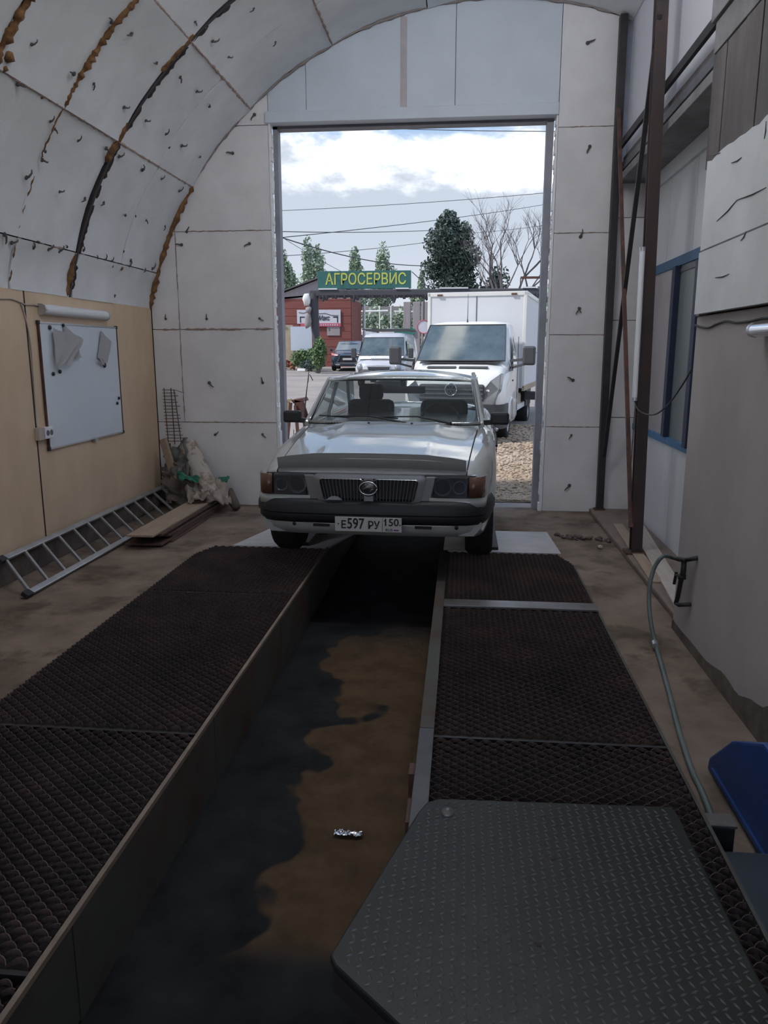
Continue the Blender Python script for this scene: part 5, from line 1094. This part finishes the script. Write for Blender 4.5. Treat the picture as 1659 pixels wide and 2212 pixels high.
# ---- silver minibus behind it
vn = thing('minibus', 'silver and white minibus with a roof rack behind the box truck', 'van', (-3.22, 29.9, gz(30.5)), radians(-3))
def vprof(s):
    y, hw, zt, zb, tum = s
    return [(0, zt), (hw * tum * .6, zt - .006), (hw * tum * .92, zt - .05), (hw * tum, zt - .14), (hw * (tum + 1) / 2, (zt + 1.1) / 2 if zt > 1.3 else zt - .2), (hw, min(1.05, zt - .3)), (hw, .7), (hw * .97, zb + .08), (hw * .92, zb), (0, zb)]
vs_ = [(0.03, .80, .86, .34, .9), (0.08, .90, .93, .32, .9), (0.35, .97, 1.05, .30, .9), (0.75, .98, 1.20, .30, .9), (1.05, .985, 1.5, .30, .88), (1.45, .985, 1.98, .30, .86), (1.65, .985, 2.10, .30, .85), (3.0, .985, 2.14, .30, .85), (4.9, .985, 2.12, .30, .85), (5.0, .96, 2.05, .35, .85)]
vb = loft(interp(vs_, 3), vprof).build('body', 'van_silver', vn, auto=45)
def vws(u, v): x = (2 * u - 1) * (0.87 - 0.07 * v); return (x, 0.78 + 0.62 * v - 0.06 * (1 - (2 * u - 1) ** 2), 1.20 + 0.70 * v + 0.02)
MB().grid(vws, 12, 8).build('windscreen', 'truck_glass', vn, smooth=True)
e_ = [vws(k / 10, 0) for k in range(11)] + [vws(1, k / 6) for k in range(1, 7)] + [vws(1 - k / 10, 1) for k in range(1, 11)] + [vws(0, 1 - k / 6) for k in range(1, 7)]
MB().tube(e_, 0.016, 6).build('windscreen_seal', 'dark_plastic', vn)
MB().grid(lambda u, v: ((2 * u - 1) * (0.86 + 0.04 * v) * 0.98, 0.40 + v * 0.37 - 0.05 * (1 - (2 * u - 1) ** 2), 1.078 + v * 0.125 + 0.012 * (1 - (2 * u - 1) ** 2)), 12, 4).build('bonnet_stripe', 'van_white', vn, smooth=True)
for k in range(11): MB().box(-0.33 + k * 0.062, -0.33 + k * 0.062 + 0.034, 0.335, 0.35, 1.055, 1.12).build('lettering', 'lamp_clear', vn)
for s in (-1, 1):
    MB().lathe([(0.001, -0.02), (0.10, 0.0), (0.15, 0.06), (0.16, 0.15)], (s * 0.72, 0.03, 0.76), 'y', 18).build('headlamp', 'lamp_clear', vn, smooth=True)
    MB().box(s * 1.14 - 0.10, s * 1.14 + 0.10, 0.85, 0.98, 1.12, 1.50).build('wing_mirror', 'dark_plastic', vn, bevel=0.03); MB().bar((s * 0.95, 1.0, 1.25), (s * 1.08, 0.93, 1.28), 0.04, 0.04).build('mirror_arm', 'dark_plastic', vn.children[-1])
    MB().prism([(s * 0.99, 1.15, 1.2), (s * 0.99, 2.0, 1.2), (s * 0.90, 2.0, 1.8), (s * 0.90, 1.45, 1.8)], (s * 0.006, 0, 0)).build('side_window', 'truck_glass', vn)
    MB().bar((s * 0.78, 1.7, 2.20), (s * 0.78, 4.6, 2.22), 0.04, 0.04).build('rack_rail', 'dark_plastic', vn)
    for y in (1.0, 3.9): wheel(vn, s * 0.86, y, 0.34, 0.2, s)
for y in (1.72, 2.6, 3.5, 4.4): MB().bar((-0.95, y, 2.245), (0.95, y, 2.245), 0.05, 0.05).build('rack_bar', 'dark_plastic', vn)
MB().box(-0.42, 0.42, -0.0, 0.06, 0.70, 0.79).build('grille', 'dark_plastic', vn, bevel=0.02); MB().box(-0.45, 0.45, -0.005, 0.05, 0.79, 0.82).build('grille_rim', 'chrome_trim', vn); MB().box(-0.95, 0.95, -0.08, 0.2, 0.34, 0.58).build('bumper', 'dark_plastic', vn, bevel=0.04)
for x in (-0.5, 0.25): MB().tube([(x, 0.72, 1.21), (x + 0.45, 0.76, 1.27)], 0.012, 5).build('wiper', 'dark_plastic', vn)

# ---- dark blue crossover car
sv = thing('crossover_car', 'dark blue crossover car with a large chrome-edged grille by the brick building', 'car', (-6.42, 43.4, gz(44.5)), radians(4))
def sprof(s):
    y, hw, zt, zb, tum = s
    return [(0, zt), (hw * tum * .7, zt - .01), (hw * tum * .93, zt - .05), (hw * tum, zt - .12), (hw * (tum + 1) / 2, (zt + .95) / 2 if zt > 1.15 else zt - .18), (hw, min(.92, zt - .25)), (hw, .6), (hw * .96, zb + .05), (hw * .9, zb), (0, zb)]
ss_ = [(0.02, .80, .86, .32, .9), (0.08, .88, .95, .28, .92), (0.5, .945, 1.03, .26, .92), (1.15, .95, 1.13, .26, .92), (1.4, .95, 1.25, .26, .85), (1.95, .95, 1.62, .26, .74), (2.3, .95, 1.69, .26, .72), (3.4, .95, 1.68, .26, .72), (4.3, .94, 1.35, .28, .78), (4.7, .88, 1.0, .32, .9)]
loft(interp(ss_, 3), sprof).build('body', 'suv_blue', sv, auto=40)
MB().grid(lambda u, v: ((2 * u - 1) * (0.78 - 0.13 * v), 1.22 + 0.72 * v - 0.05 * (1 - (2 * u - 1) ** 2), 1.14 + 0.47 * v + 0.03), 10, 6).build('windscreen', 'car_glass', sv, smooth=True); MB().grid(lambda u, v: ((2 * u - 1) * (0.76 - 0.13 * v), 1.24 + 0.70 * v, 1.13 + 0.46 * v + 0.022), 6, 4).build('windscreen_trim', 'lamp_clear', sv)
ring(trap(-0.42, 0.42, -0.60, 0.60, 0.42, 0.90, 0.04), trap(-0.39, 0.39, -0.56, 0.56, 0.46, 0.87, 0.04), -0.03, 0.05, 'grille_rim', 'chrome_trim', sv); MB().prism([(-0.40, 0.0, 0.88), (0.40, 0.0, 0.88), (0.57, 0.0, 0.45), (-0.57, 0.0, 0.45)], (0, 0.05, 0)).build('grille', 'black_plastic', sv)
MB().box(-0.26, 0.26, -0.04, -0.02, 0.60, 0.71).build('number_plate', 'plate_white', sv)
for s in (-1, 1):
    MB().prism([(s * 0.50, -0.01, 0.88), (s * 0.86, 0.10, 0.98), (s * 0.93, 0.3, 0.98), (s * 0.88, 0.06, 0.87), (s * 0.60, -0.01, 0.82)], (0, 0.06, 0)).build('headlamp', 'lamp_red', sv); MB().box(s * 0.62 - 0.09, s * 0.62 + 0.09, -0.025, 0.02, 0.86, 0.90).build('lamp_strip', 'lamp_lit', sv.children[-1])
    MB().box(s * 1.04 - 0.09, s * 1.04 + 0.09, 1.35, 1.5, 1.08, 1.24).build('wing_mirror', 'suv_blue', sv, bevel=0.04)
    MB().box(s * 0.55 - 0.12, s * 0.55 + 0.12, -0.02, 0.05, 0.33, 0.38).build('fog_trim', 'chrome_trim', sv)
    for y in (0.95, 3.75): wheel(sv, s * 0.84, y, 0.36, 0.23, s)

# ---- brick building with a gable, banner, boarded window
BY = 50.0; zb = gz(50)
bl = thing('brick_building', 'red brick building with a grey gable and a shop banner', 'building', (-9.9, BY, zb)); O = Vector(bl.location)
X0, X1 = -13.2, -7.15; ze = 5.25; za = 6.35; xa = -9.1
LO(MB().prism([(X0, BY, zb - 0.3), (X1, BY, zb - 0.3), (X1, BY, 5.15), (X0, BY, 5.15)], (0, 5, 0)), O).build('wall', 'brick_red', bl)
LO(MB().prism([(X0 + 0.2, BY + 0.02, 5.15), (X1, BY + 0.02, 5.15), (X1, BY + 0.02, 5.55), (xa, BY + 0.02, za), (X0 + 0.2, BY + 0.02, 4.98)], (0, 4.9, 0)), O).build('gable', 'gable_grey', bl)
for a, b in (((X0 - 0.2, 4.95), (xa, za + 0.06)), ((xa, za + 0.06), (X1 + 0.3, 5.6))): LO(MB().prism([(a[0], BY - 0.2, a[1]), (b[0], BY - 0.2, b[1]), (b[0], BY - 0.2, b[1] + 0.08), (a[0], BY - 0.2, a[1] + 0.08)], (0, 5.4, 0)), O).build('roof_slope', 'roof_dark', bl)
LO(MB().box(X1, X1 + 0.03, BY + 0.1, BY + 4.9, zb, 5.1), O).build('side_wall', 'fence_beige', bl).data.materials[0] = MATS['brick_red']
for k in range(9): LO(MB().box(X0, X1, BY - 0.012, BY, zb + 0.3 + k * 0.48, zb + 0.325 + k * 0.48), O).build('course_joint', 'roof_dark', bl).data.materials[0] = MATS['brick_orange'] if False else MATS['brick_red']
LO(MB().tube([(X1 + 0.35, BY + 4.0, zb), (X1 + 0.35, BY + 4.0, 5.0)], 0.09, 8), O).build('drain_pipe', 'box_white', bl)
bn = LO(MB().box(-10.62, -7.80, BY - 0.08, BY - 0.05, 3.60, 4.46), O).build('shop_banner', 'banner', bl)
LO(MB().box(-10.4, -7.78, BY - 0.10, BY - 0.06, 3.42, 3.62), O).build('banner_foot', 'banner_red', bn)
text('lettering', 'Макс', 'print_black', 0.42, Matrix.Translation(-O) @ face_cam((-8.85, BY - 0.09, 3.93)), bn, 0.004, 0.008, 0.72, shear=0.25)
for pts in ([(-9.2, 4.22), (-8.8, 4.24), (-8.4, 4.12), (-7.95, 4.10)], [(-10.5, 4.3), (-10.2, 4.25), (-10.0, 4.33)]): LO(MB().tube([(x, BY - 0.09, z) for x, z in pts], 0.014, 5), O).build('banner_line', 'print_black', bn)
for sx, x in ((-1, -8.0), (1, -10.4)): LO(MB().box(min(x, x + sx * 0.28), max(x, x + sx * 0.28), BY - 0.095, BY - 0.085, 3.98, 4.04), O).build('arrow', 'print_black', bn); LO(MB().box(x - 0.03, x + 0.03, BY - 0.095, BY - 0.085, 3.66, 4.04), O).build('arrow', 'print_black', bn)
for x in range(8): LO(MB().box(-9.1 + x * 0.15, -9.02 + x * 0.15, BY - 0.108, BY - 0.098, 3.48, 3.55), O).build('banner_print', 'banner', bn)
LO(MB().box(-8.70, -7.86, BY - 0.05, BY - 0.02, 2.86, 3.52), O).build('boarded_window', 'gable_grey', bl); LO(MB().box(-8.58, -8.50, BY - 0.06, BY - 0.04, 3.15, 3.32), O).build('knot', 'roof_dark', bl)

# ---- fence, sheet, brick heap, bushes by the gate leg
tag(MB().box(-11.5, -10.05, 46.0, 46.15, gz(46) - 0.05, 3.38).build('concrete_fence', 'fence_beige', bevel=0.02), 'beige concrete fence slab by the brick heap', 'fence')
tag(MB().box(-11.5, -10.55, 45.9, 46.2, 3.385, 3.45).build('fence_cap', 'box_white'), 'thin white rail on the beige fence slab', 'rail')
ms = thing('metal_sheet', 'pale blue-white metal sheet on posts beside the fence slab', 'sheet', (-9.45, 45.4, gz(45.4))); O = Vector(ms.location)
LO(MB().box(-10.06, -8.80, 45.38, 45.42, 1.90, 3.28), O).build('panel', 'sheet_blue_white', ms); [LO(MB().box(x - 0.04, x + 0.04, 45.42, 45.5, gz(45.4) - 0.02, 3.25), O).build('post', 'grey_steel', ms) for x in (-9.9, -8.95)]
rg = random.Random(8); src = None
for k in range(46):
    x = rg.uniform(-10.75, -9.85); h = max(0.0, 0.55 - abs(x + 10.3) * 0.6) * rg.random(); y = 45.0 + rg.uniform(-0.25, 0.3)
    if src is None: src = MB().box(-0.125, 0.125, -0.06, 0.06, -0.033, 0.033).build('brick', 'brick_orange', bevel=0.008); o = src
    else: o = src.copy(); C.objects.link(o)
    o.location = (x, y, gz(45) + 0.04 + h); o.rotation_euler = (rg.uniform(-0.5, 0.5), rg.uniform(-0.5, 0.5), rg.uniform(0, 3.1)); tag(o, 'loose red brick in the heap below the beige fence slab', 'brick', 'bricks in the heap')
def foliage(mb, c, rx, ry, rz, n, size, seed, shell=0.55):
    rg = random.Random(seed)
    for _ in range(n):
        while True:
            p = Vector((rg.uniform(-1, 1), rg.uniform(-1, 1), rg.uniform(-1, 1))); l = p.length
            if 0.05 < l <= 1: break
        p = p * (shell + (1 - shell) * rg.random()) / max(l, shell) if rg.random() < 0.7 and l > 0 else p
        q = Vector((c[0] + p.x * rx, c[1] + p.y * ry, c[2] + p.z * rz)); a = Vector((rg.uniform(-1, 1), rg.uniform(-1, 1), rg.uniform(-1, 1))).normalized(); b = a.orthogonal().normalized(); b.rotate(Matrix.Rotation(rg.uniform(0, 6.28), 3, a)); s = size * rg.uniform(0.6, 1.3); d = a.cross(b)
        mb.quad(q - b * s, q - d * s * 0.5, q + b * s, q + d * s * 0.5)
    return mb
def bush(lb, c, rx, rz, n, seed, m='leaf_mid'):
    t = thing('bush', lb, 'bush', c); mb = MB(); rg = random.Random(seed)
    for k in range(5): foliage(mb, (rg.uniform(-0.5, 0.5) * rx, rg.uniform(-0.3, 0.3), rz * rg.uniform(0.6, 1.1)), rx * 0.6, 0.4, rz * 0.6, n // 5, 0.09, seed + k)
    f = mb.build('leaves', m, t, fix=False); f['kind'] = 'stuff'
    for k in range(4): MB().tube([(rg.uniform(-0.1, 0.1), 0, 0), (rg.uniform(-0.4, 0.4) * rx, rg.uniform(-0.2, 0.2), rz)], [0.03, 0.01], 5).build('stem', 'bark', t)
bush('green bush in front of the pale metal sheet', (-9.05, 44.6, gz(44.6)), 0.9, 0.85, 1500, 3); bush('tall narrow green bush against the wrapped gate leg', (-7.7, 41.3, gz(41.3)), 0.55, 1.25, 1500, 9, 'leaf_mid'); bush('low dark bush at the foot of the gate leg', (-8.5, 43.4, gz(43.4)), 0.8, 0.55, 900, 15, 'leaf_dark')
tag(MB().box(-9.2, -8.75, 43.0, 43.3, gz(43) + 0.02, gz(43) + 0.16).build('polystyrene_block', 'foam_edge', bevel=0.02), 'white block lying on the asphalt below the bush', 'block')

# ---- gantry with the green sign
gt = thing('gate_gantry', 'dark pipe gantry across the yard exit', 'gantry', (-3, 42, gz(42))); O = Vector(gt.location)
LO(MB().box(-8.2, 4.0, 41.8, 42.2, 4.72, 5.06), O).build('beam', 'wire_dark', gt, bevel=0.05)
m1 = MB(); rg = random.Random(31)
for k in range(70): x = -7.6 + k * 0.165; m1.tube([(x, 41.9, 4.75), (x + rg.uniform(-0.1, 0.1), 41.9, 4.70 - 0.34 * max(0.05, noise.noise(Vector((k * 0.4, 5, 0))) + 0.25))], [0.16, 0.07], 5)
LO(m1, O).build('hanging_rags', 'wire_dark', gt)
LO(MB().tube([(-7.85, 42, gz(42)), (-7.9, 42, 2.4), (-7.98, 42, 3.4), (-8.02, 42, 4.2), (-7.98, 42, 4.9)], [0.16, 0.18, 0.25, 0.27, 0.24], 10), O).build('wrapped_leg', 'wire_dark', gt, auto=60); LO(MB().tube([(3.4, 42, gz(42)), (3.4, 42, 4.9)], 0.15, 10), O).build('leg', 'wire_dark', gt)
LO(MB().blob((-8.32, 41.6, 4.55), 0.2, 0.15, 0.30, 3, 0.25, 2), O).build('white_bag', 'van_white', gt, smooth=True); LO(MB().blob((-8.26, 41.6, 3.45), 0.19, 0.15, 0.42, 7, 0.2, 2), O).build('grey_bag', 'far_grey', gt, smooth=True); LO(MB().blob((-8.22, 41.6, 4.0), 0.16, 0.15, 0.2, 11, 0.2, 2), O).build('grey_bag', 'far_grey', gt, smooth=True)
for x0, x1 in ((-7.7, -6.7), (-3.6, -2.9), (-1.3, 0.2), (3.0, 3.7)): LO(MB().box(x0, x1, 41.75, 42.0, 5.06, 5.13), O).build('pale_strip', 'box_white', gt)
LO(MB().bar((-2.75, 42, 5.95), (-1.7, 42.0, 5.0), 0.04, 0.04), O).build('brace', 'wire_dark', gt); LO(MB().bar((2.9, 42, 5.6), (4.4, 42, 5.6), 0.04, 0.12), O).build('top_bar', 'rust_steel', gt); LO(MB().bar((2.9, 42, 5.05), (2.9, 42, 5.6), 0.05, 0.05), O).build('upright', 'wire_dark', gt)
sg = thing('gate_sign', 'dark green sign with yellow-green letters on the gantry', 'sign', (-5.28, 42, 5.13)); O = Vector(sg.location)
LO(MB().box(-7.77, -2.79, 41.95, 42.05, 5.10, 6.02), O).build('board', 'sign_green', sg, bevel=0.01)
text('lettering', 'АГРОСЕРВИС', 'sign_letter', 0.80, Matrix.Translation(-O) @ face_cam((-5.20, 41.94, 5.57)), sg, 0.006, 0.008, 4.30)

# ---- far background behind the gate
tag(MB().box(-9.5, -3.2, 74.0, 74.5, 1.0, 6.0).build('far_wall', 'far_grey'), 'long grey wall behind the gas pipe, far beyond the gate', 'wall')
hb = MB()
for k in range(11): foliage(hb, (-9.2 + k * 0.52, 71.5, 3.6 + 1.6 * noise.noise(Vector((k * 0.6, 2, 0)))), 0.8, 0.8, 2.0, 260, 0.2, 50 + k)
tag(hb.build('hedge', 'leaf_hazy', fix=False), 'overgrown green hedge before the far grey wall', 'hedge', kind='stuff')
gp = thing('gas_pipe', 'white gas pipe on thin posts beyond the gate', 'pipe', (-6.5, 66, gz(66))); O = Vector(gp.location)
LO(MB().tube([(-9.0, 66, 5.15), (-6.3, 66, 5.2)], 0.07, 8), O).build('pipe', 'van_white', gp); LO(MB().tube([(-5.8, 66, 5.15), (-3.6, 66, 5.1)], 0.05, 8), O).build('pipe', 'van_white', gp)
for x in (-7.0, -6.05): LO(MB().tube([(x, 66, gz(66)), (x, 66, 5.6)], 0.05, 6), O).build('post', 'van_white', gp)
for x0, lb, cm in ((-8.5, 'small white lorry with a light cab beyond the minibus roof', 'van_white'), (-5.4, 'small lorry with a teal windscreen beyond the gate', 'teal_paint')):
    t = thing('lorry', lb, 'lorry', (x0, 60, gz(60)))
    MB().box(-0.95, 0.95, 0.0, 1.6, 0.5, 2.35).build('cab', 'van_white', t, bevel=0.12); MB().box(-0.82, 0.82, -0.03, 0.05, 1.25, 2.0).build('windscreen', cm if cm == 'teal_paint' else 'truck_glass', t, bevel=0.03); MB().box(-0.95, 1.35, 1.7, 5.2, 0.8, 2.5).build('load_box', 'box_white', t, bevel=0.03); MB().box(-0.9, 0.9, -0.06, 0.02, 0.5, 0.75).build('bumper', 'dark_plastic', t)
    for s in (-1, 1):
        for y in (0.8, 4.2): wheel(t, s * 0.8, y, 0.38, 0.25, s)
tag(MB().box(-5.05, -3.55, 57.6, 57.7, 3.05, 3.5).build('green_board', 'teal_paint', bevel=0.01), 'teal green board on the gatepost beyond the minibus', 'board')
for x, lb in ((-4.1, 'pale concrete gatepost nearest the teal board'), (-3.4, 'second pale concrete gatepost behind the truck box'), (-2.8, 'third pale concrete gatepost behind the truck box')): tag(MB().box(x - 0.28, x + 0.25, 57.7, 58.2, gz(58), 5.4).build('gatepost', 'gable_grey', bevel=0.03), lb, 'gatepost', 'pale gateposts')
sn = thing('road_sign', 'round road sign on a pole behind the truck box', 'sign', (-2.6, 52, gz(52))); MB().tube([(0, 0, 0), (0, 0, 4.4)], 0.05, 6).build('pole', 'wire_dark', sn); MB().lathe([(0.001, -0.04), (0.42, -0.04), (0.42, 0.0)], (0, -0.03, 2.5), 'y', 24).build('disc', 'banner', sn); MB().tube([(0.42 * cos(t), -0.07, 2.5 + 0.42 * sin(t)) for t in [2 * pi * k / 24 for k in range(25)]], 0.035, 6).build('rim', 'banner_red', sn)

# ---- trees
def tree(name, lb, x, y, z0, h, w, seed, m, n=2600, leaf=0.3, lobes=9, low=0.25, grp=None, conic=0.5):
    t = thing(name, lb, 'tree', (x, y, z0), 0, grp); rg = random.Random(seed); mb = MB()
    for k in range(lobes):
        f = low + (0.98 - low) * (k + 0.5) / lobes; r = w / 2 * (1 - conic * max(0, f - 0.45) / 0.55) * rg.uniform(0.6, 1.0) * (0.75 + 0.25 * min(1, (f - low) / 0.2))
        foliage(mb, (rg.uniform(-0.35, 0.35) * w * (1 - f * 0.6), rg.uniform(-0.2, 0.2) * w, f * h), r, r * 0.8, h * 1.9 / lobes, n // lobes, leaf, seed * 10 + k, 0.3)
    mb.build('crown', m, t, fix=False)['kind'] = 'stuff'
    MB().tube([(0, 0, 0), (0.05 * h * 0.1, 0, h * 0.5), (0, 0, h * 0.85)], [h * 0.022, h * 0.015, h * 0.004], 7).build('trunk', 'bark', t)
    for k in range(6): a = rg.uniform(0, 6.28); z1 = h * rg.uniform(0.3, 0.7); MB().tube([(0, 0, z1), (w * 0.35 * cos(a), w * 0.3 * sin(a), z1 + h * 0.15)], [h * 0.008, h * 0.002], 5).build('branch', 'bark', t)
    return t
tree('broadleaf_tree', 'large dark dense tree behind the box truck', -1.28, 75, 1.4, 12.4, 6.2, 3, 'leaf_dark', 15000, 0.19, 16, 0.28, conic=0.6)
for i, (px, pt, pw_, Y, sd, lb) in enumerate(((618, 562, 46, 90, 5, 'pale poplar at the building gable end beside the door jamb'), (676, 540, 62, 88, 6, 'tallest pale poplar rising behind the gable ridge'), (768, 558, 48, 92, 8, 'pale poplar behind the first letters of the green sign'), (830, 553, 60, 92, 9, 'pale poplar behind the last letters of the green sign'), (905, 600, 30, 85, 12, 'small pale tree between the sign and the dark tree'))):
    p = on_y(px, pt, Y); z0 = 1.5; tree('poplar', lb, p.x, Y, z0, p.z - z0, pw_ / FPX * Y * 1.25, sd, 'leaf_hazy', 4200, 0.20, 10, 0.3, 'poplars behind the building', conic=0.6)
tree('broadleaf_tree', 'small grey-green tree at the foot of the bare tree', 3.2, 78, 1.4, 7.4, 3.6, 21, 'leaf_dark', 1500, 0.25, 7, 0.4)
bt = thing('bare_tree', 'leafless tree with spreading branches beside the dark tree', 'tree', (3.4, 70, 1.4)); rg = random.Random(17)
def branch(mb, p, d, ln, r, depth):
    pts = [p]; q = p.copy(); e = d.copy()
    for k in range(4):
        e = (e + Vector((rg.uniform(-0.16, 0.16), rg.uniform(-0.16, 0.16), rg.uniform(-0.02, 0.12)))).normalized(); q = q + e * ln / 4; pts.append(q.copy())
    mb.tube(pts, [r, r * 0.88, r * 0.76, r * 0.64, r * 0.5], 5, cap=False)
    if depth == 0: return
    for k in range(3 if depth > 1 else 4):
        i = rg.choice((2, 3, 4, 4)); ax = Vector((rg.uniform(-1, 1), rg.uniform(-1, 1), rg.uniform(-0.2, 0.5))).normalized(); nd = (e * 0.75 + ax * 0.62 + Vector((0, 0, 0.12))).normalized(); branch(mb, pts[i], nd, ln * rg.uniform(0.58, 0.8), r * 0.5, depth - 1)
for k, (dx, dy, dz_) in enumerate(((-0.30, 0.1, 1), (0.05, -0.15, 1), (0.38, 0.1, 0.9), (-0.1, 0.3, 0.9), (0.7, 0.0, 0.62))):
    mb = MB(); branch(mb, Vector((0, 0, 2.6)), Vector((dx, dy, dz_)).normalized(), 4.4 * (0.85 if k > 2 else 1), 0.17, 4); mb.build('limb', 'bark', bt, fix=False)
MB().tube([(0, 0, 0), (0.05, 0, 1.4), (0, 0, 2.8)], [0.34, 0.28, 0.24], 8).build('trunk', 'bark', bt)

tl2 = MB(); rg = random.Random(77)
for k in range(26):
    x = -64 + k * 1.9 if k < 15 else 9 + (k - 15) * 4.2; foliage(tl2, (x, 96 + rg.uniform(-3, 3), 5.0 + rg.uniform(-1, 1.5)), 2.6, 2.0, 4.2 + rg.uniform(-1, 1), 420, 0.45, 900 + k)
tag(tl2.build('treeline', 'leaf_hazy', fix=False), 'distant belt of trees closing off the yard', 'treeline', kind='stuff')
# ---- overhead wires and pole
def span(lb, a, b, sag, r=0.012, name='power_line'):
    a, b = Vector(a), Vector(b); tag(MB().tube([a.lerp(b, k / 24) - Vector((0, 0, sag * 4 * (k / 24) * (1 - k / 24))) for k in range(25)], r, 5).build(name, 'wire_dark'), lb, 'wire')
def wp(x, y, Y): return on_y(x, y, Y)
pole_t = wp(597, 500, 38)
span('single wire high across the doorway sky', wp(560, 265, 20), wp(1230, 284, 20), 0.05, 0.009)
span('wire sloping up to the dark tree side below the clouds', wp(560, 457, 40), wp(1230, 412, 40), 0.10, 0.014)
span('level wire from the pole to the dark tree', pole_t, wp(960, 496, 60), 0.1, 0.02)
span('faint wire rising from the pole past the dark tree', pole_t - Vector((0, 0, 0.3)), wp(1230, 432, 80), 0.2, 0.02)
span('thick wire falling from the pole behind the sign', pole_t - Vector((0, 0, 0.2)), wp(915, 574, 60), 0.35, 0.03)
span('lower wire rising towards the dark tree', wp(560, 556, 42), wp(925, 523, 60), 0.1, 0.018)
span('guy wire from the pole down to the green sign', pole_t - Vector((0, 0, 0.1)), Vector((-6.5, 42.0, 6.0)), 0.05, 0.012)
span('wire through the bare tree branches', wp(1000, 505, 60), wp(1230, 478, 60), 0.1, 0.015)
up = thing('utility_pole', 'wooden utility pole with an antenna behind the door jamb', 'pole', (pole_t.x - 0.25, 38, gz(38))); zt = pole_t.z - gz(38)
MB().tube([(0, 0, 0), (0, 0, zt + 0.1)], [0.14, 0.10], 8).build('post', 'bark', up); MB().bar((-0.4, 0, zt - 0.05), (0.4, 0, zt - 0.05), 0.08, 0.08).build('cross_arm', 'bark', up); MB().tube([(0.2, 0, zt), (0.22, 0, zt + 0.7), (0.35, 0, zt + 1.2)], 0.02, 5).build('antenna', 'wire_dark', up)

# ---- scrap by the doorway: broken chair, sticks, rod with a ribbon
def jp(x, y, Y=11.0): return on_y(x, y, Y)
ch = thing('broken_chair', 'brown broken chair lying in the scrap outside the door', 'chair', (-2.35, 11.0, gz(11))); O = Vector(ch.location)
LO(MB().prism([jp(634, 862), jp(655, 866), jp(668, 905), jp(640, 908)], (0, 0.05, 0)), O).build('backrest', 'chair_brown', ch, bevel=0.01); LO(MB().prism([jp(628, 864), jp(652, 860), jp(656, 868), jp(634, 872)], (0, 0.4, 0)), O).build('seat', 'chair_brown', ch, bevel=0.01)
for a, b, m in (((622, 868), (612, 912), 'wood_stick'), ((628, 870), (616, 915), 'chair_brown'), ((638, 876), (646, 920), 'chair_brown'), ((655, 880), (662, 915), 'chair_brown')): LO(MB().bar(jp(*a), Vector((jp(*b).x, 11.0, gz(11) + 0.30)), 0.05, 0.04), O).build('leg', m, ch)
LO(MB().box(-2.75, -2.05, 10.9, 11.4, gz(11), gz(11) + 0.30), O).build('seat_frame', 'chair_brown', ch)
LO(MB().bar(jp(614, 868), jp(630, 864), 0.05, 0.04), O).build('top_rail', 'wood_stick', ch)
rg = random.Random(71); src = None
for k in range(26):
    ln = rg.uniform(0.5, 0.95)
    m1 = MB().bar((-ln / 2, 0, 0), (ln / 2, 0, 0), rg.uniform(0.025, 0.06), rg.uniform(0.02, 0.03)); o = m1.build('stick', 'wood_stick'); o.location = (-2.45 + rg.uniform(-0.25, 0.3), 10.45 + rg.uniform(-0.25, 0.2), gz(10.4) + 0.08 + 0.018 * k); o.rotation_euler = (0, rg.uniform(-0.10, 0.10), rg.uniform(-0.9, 0.9)); tag(o, 'broken pale stick in the scrap wood pile outside the door', 'stick', 'sticks in the scrap pile')
rd = thing('rod', 'thin upright rod with a black ribbon by the broken chair', 'rod', (-2.2, 10.9, gz(11))); O = Vector(rd.location); a, b = jp(658, 885, 10.9), jp(671, 768, 10.9)
MB().tube([Vector((a.x - 0.03, 10.9, gz(10.9))) - O, a - O, jp(664, 830, 10.9) - O, b - O], [0.014, 0.012, 0.006, 0.003], 6).build('shaft', 'dark_steel', rd)
MB().tube([jp(665, 826, 10.88) - O, jp(667, 810, 10.88) - O, jp(669, 809, 10.88) - O, jp(676, 822, 10.88) - O], [0.020, 0.010, 0.012, 0.016], 6, flat=0.4).build('ribbon', 'black_plastic', rd)
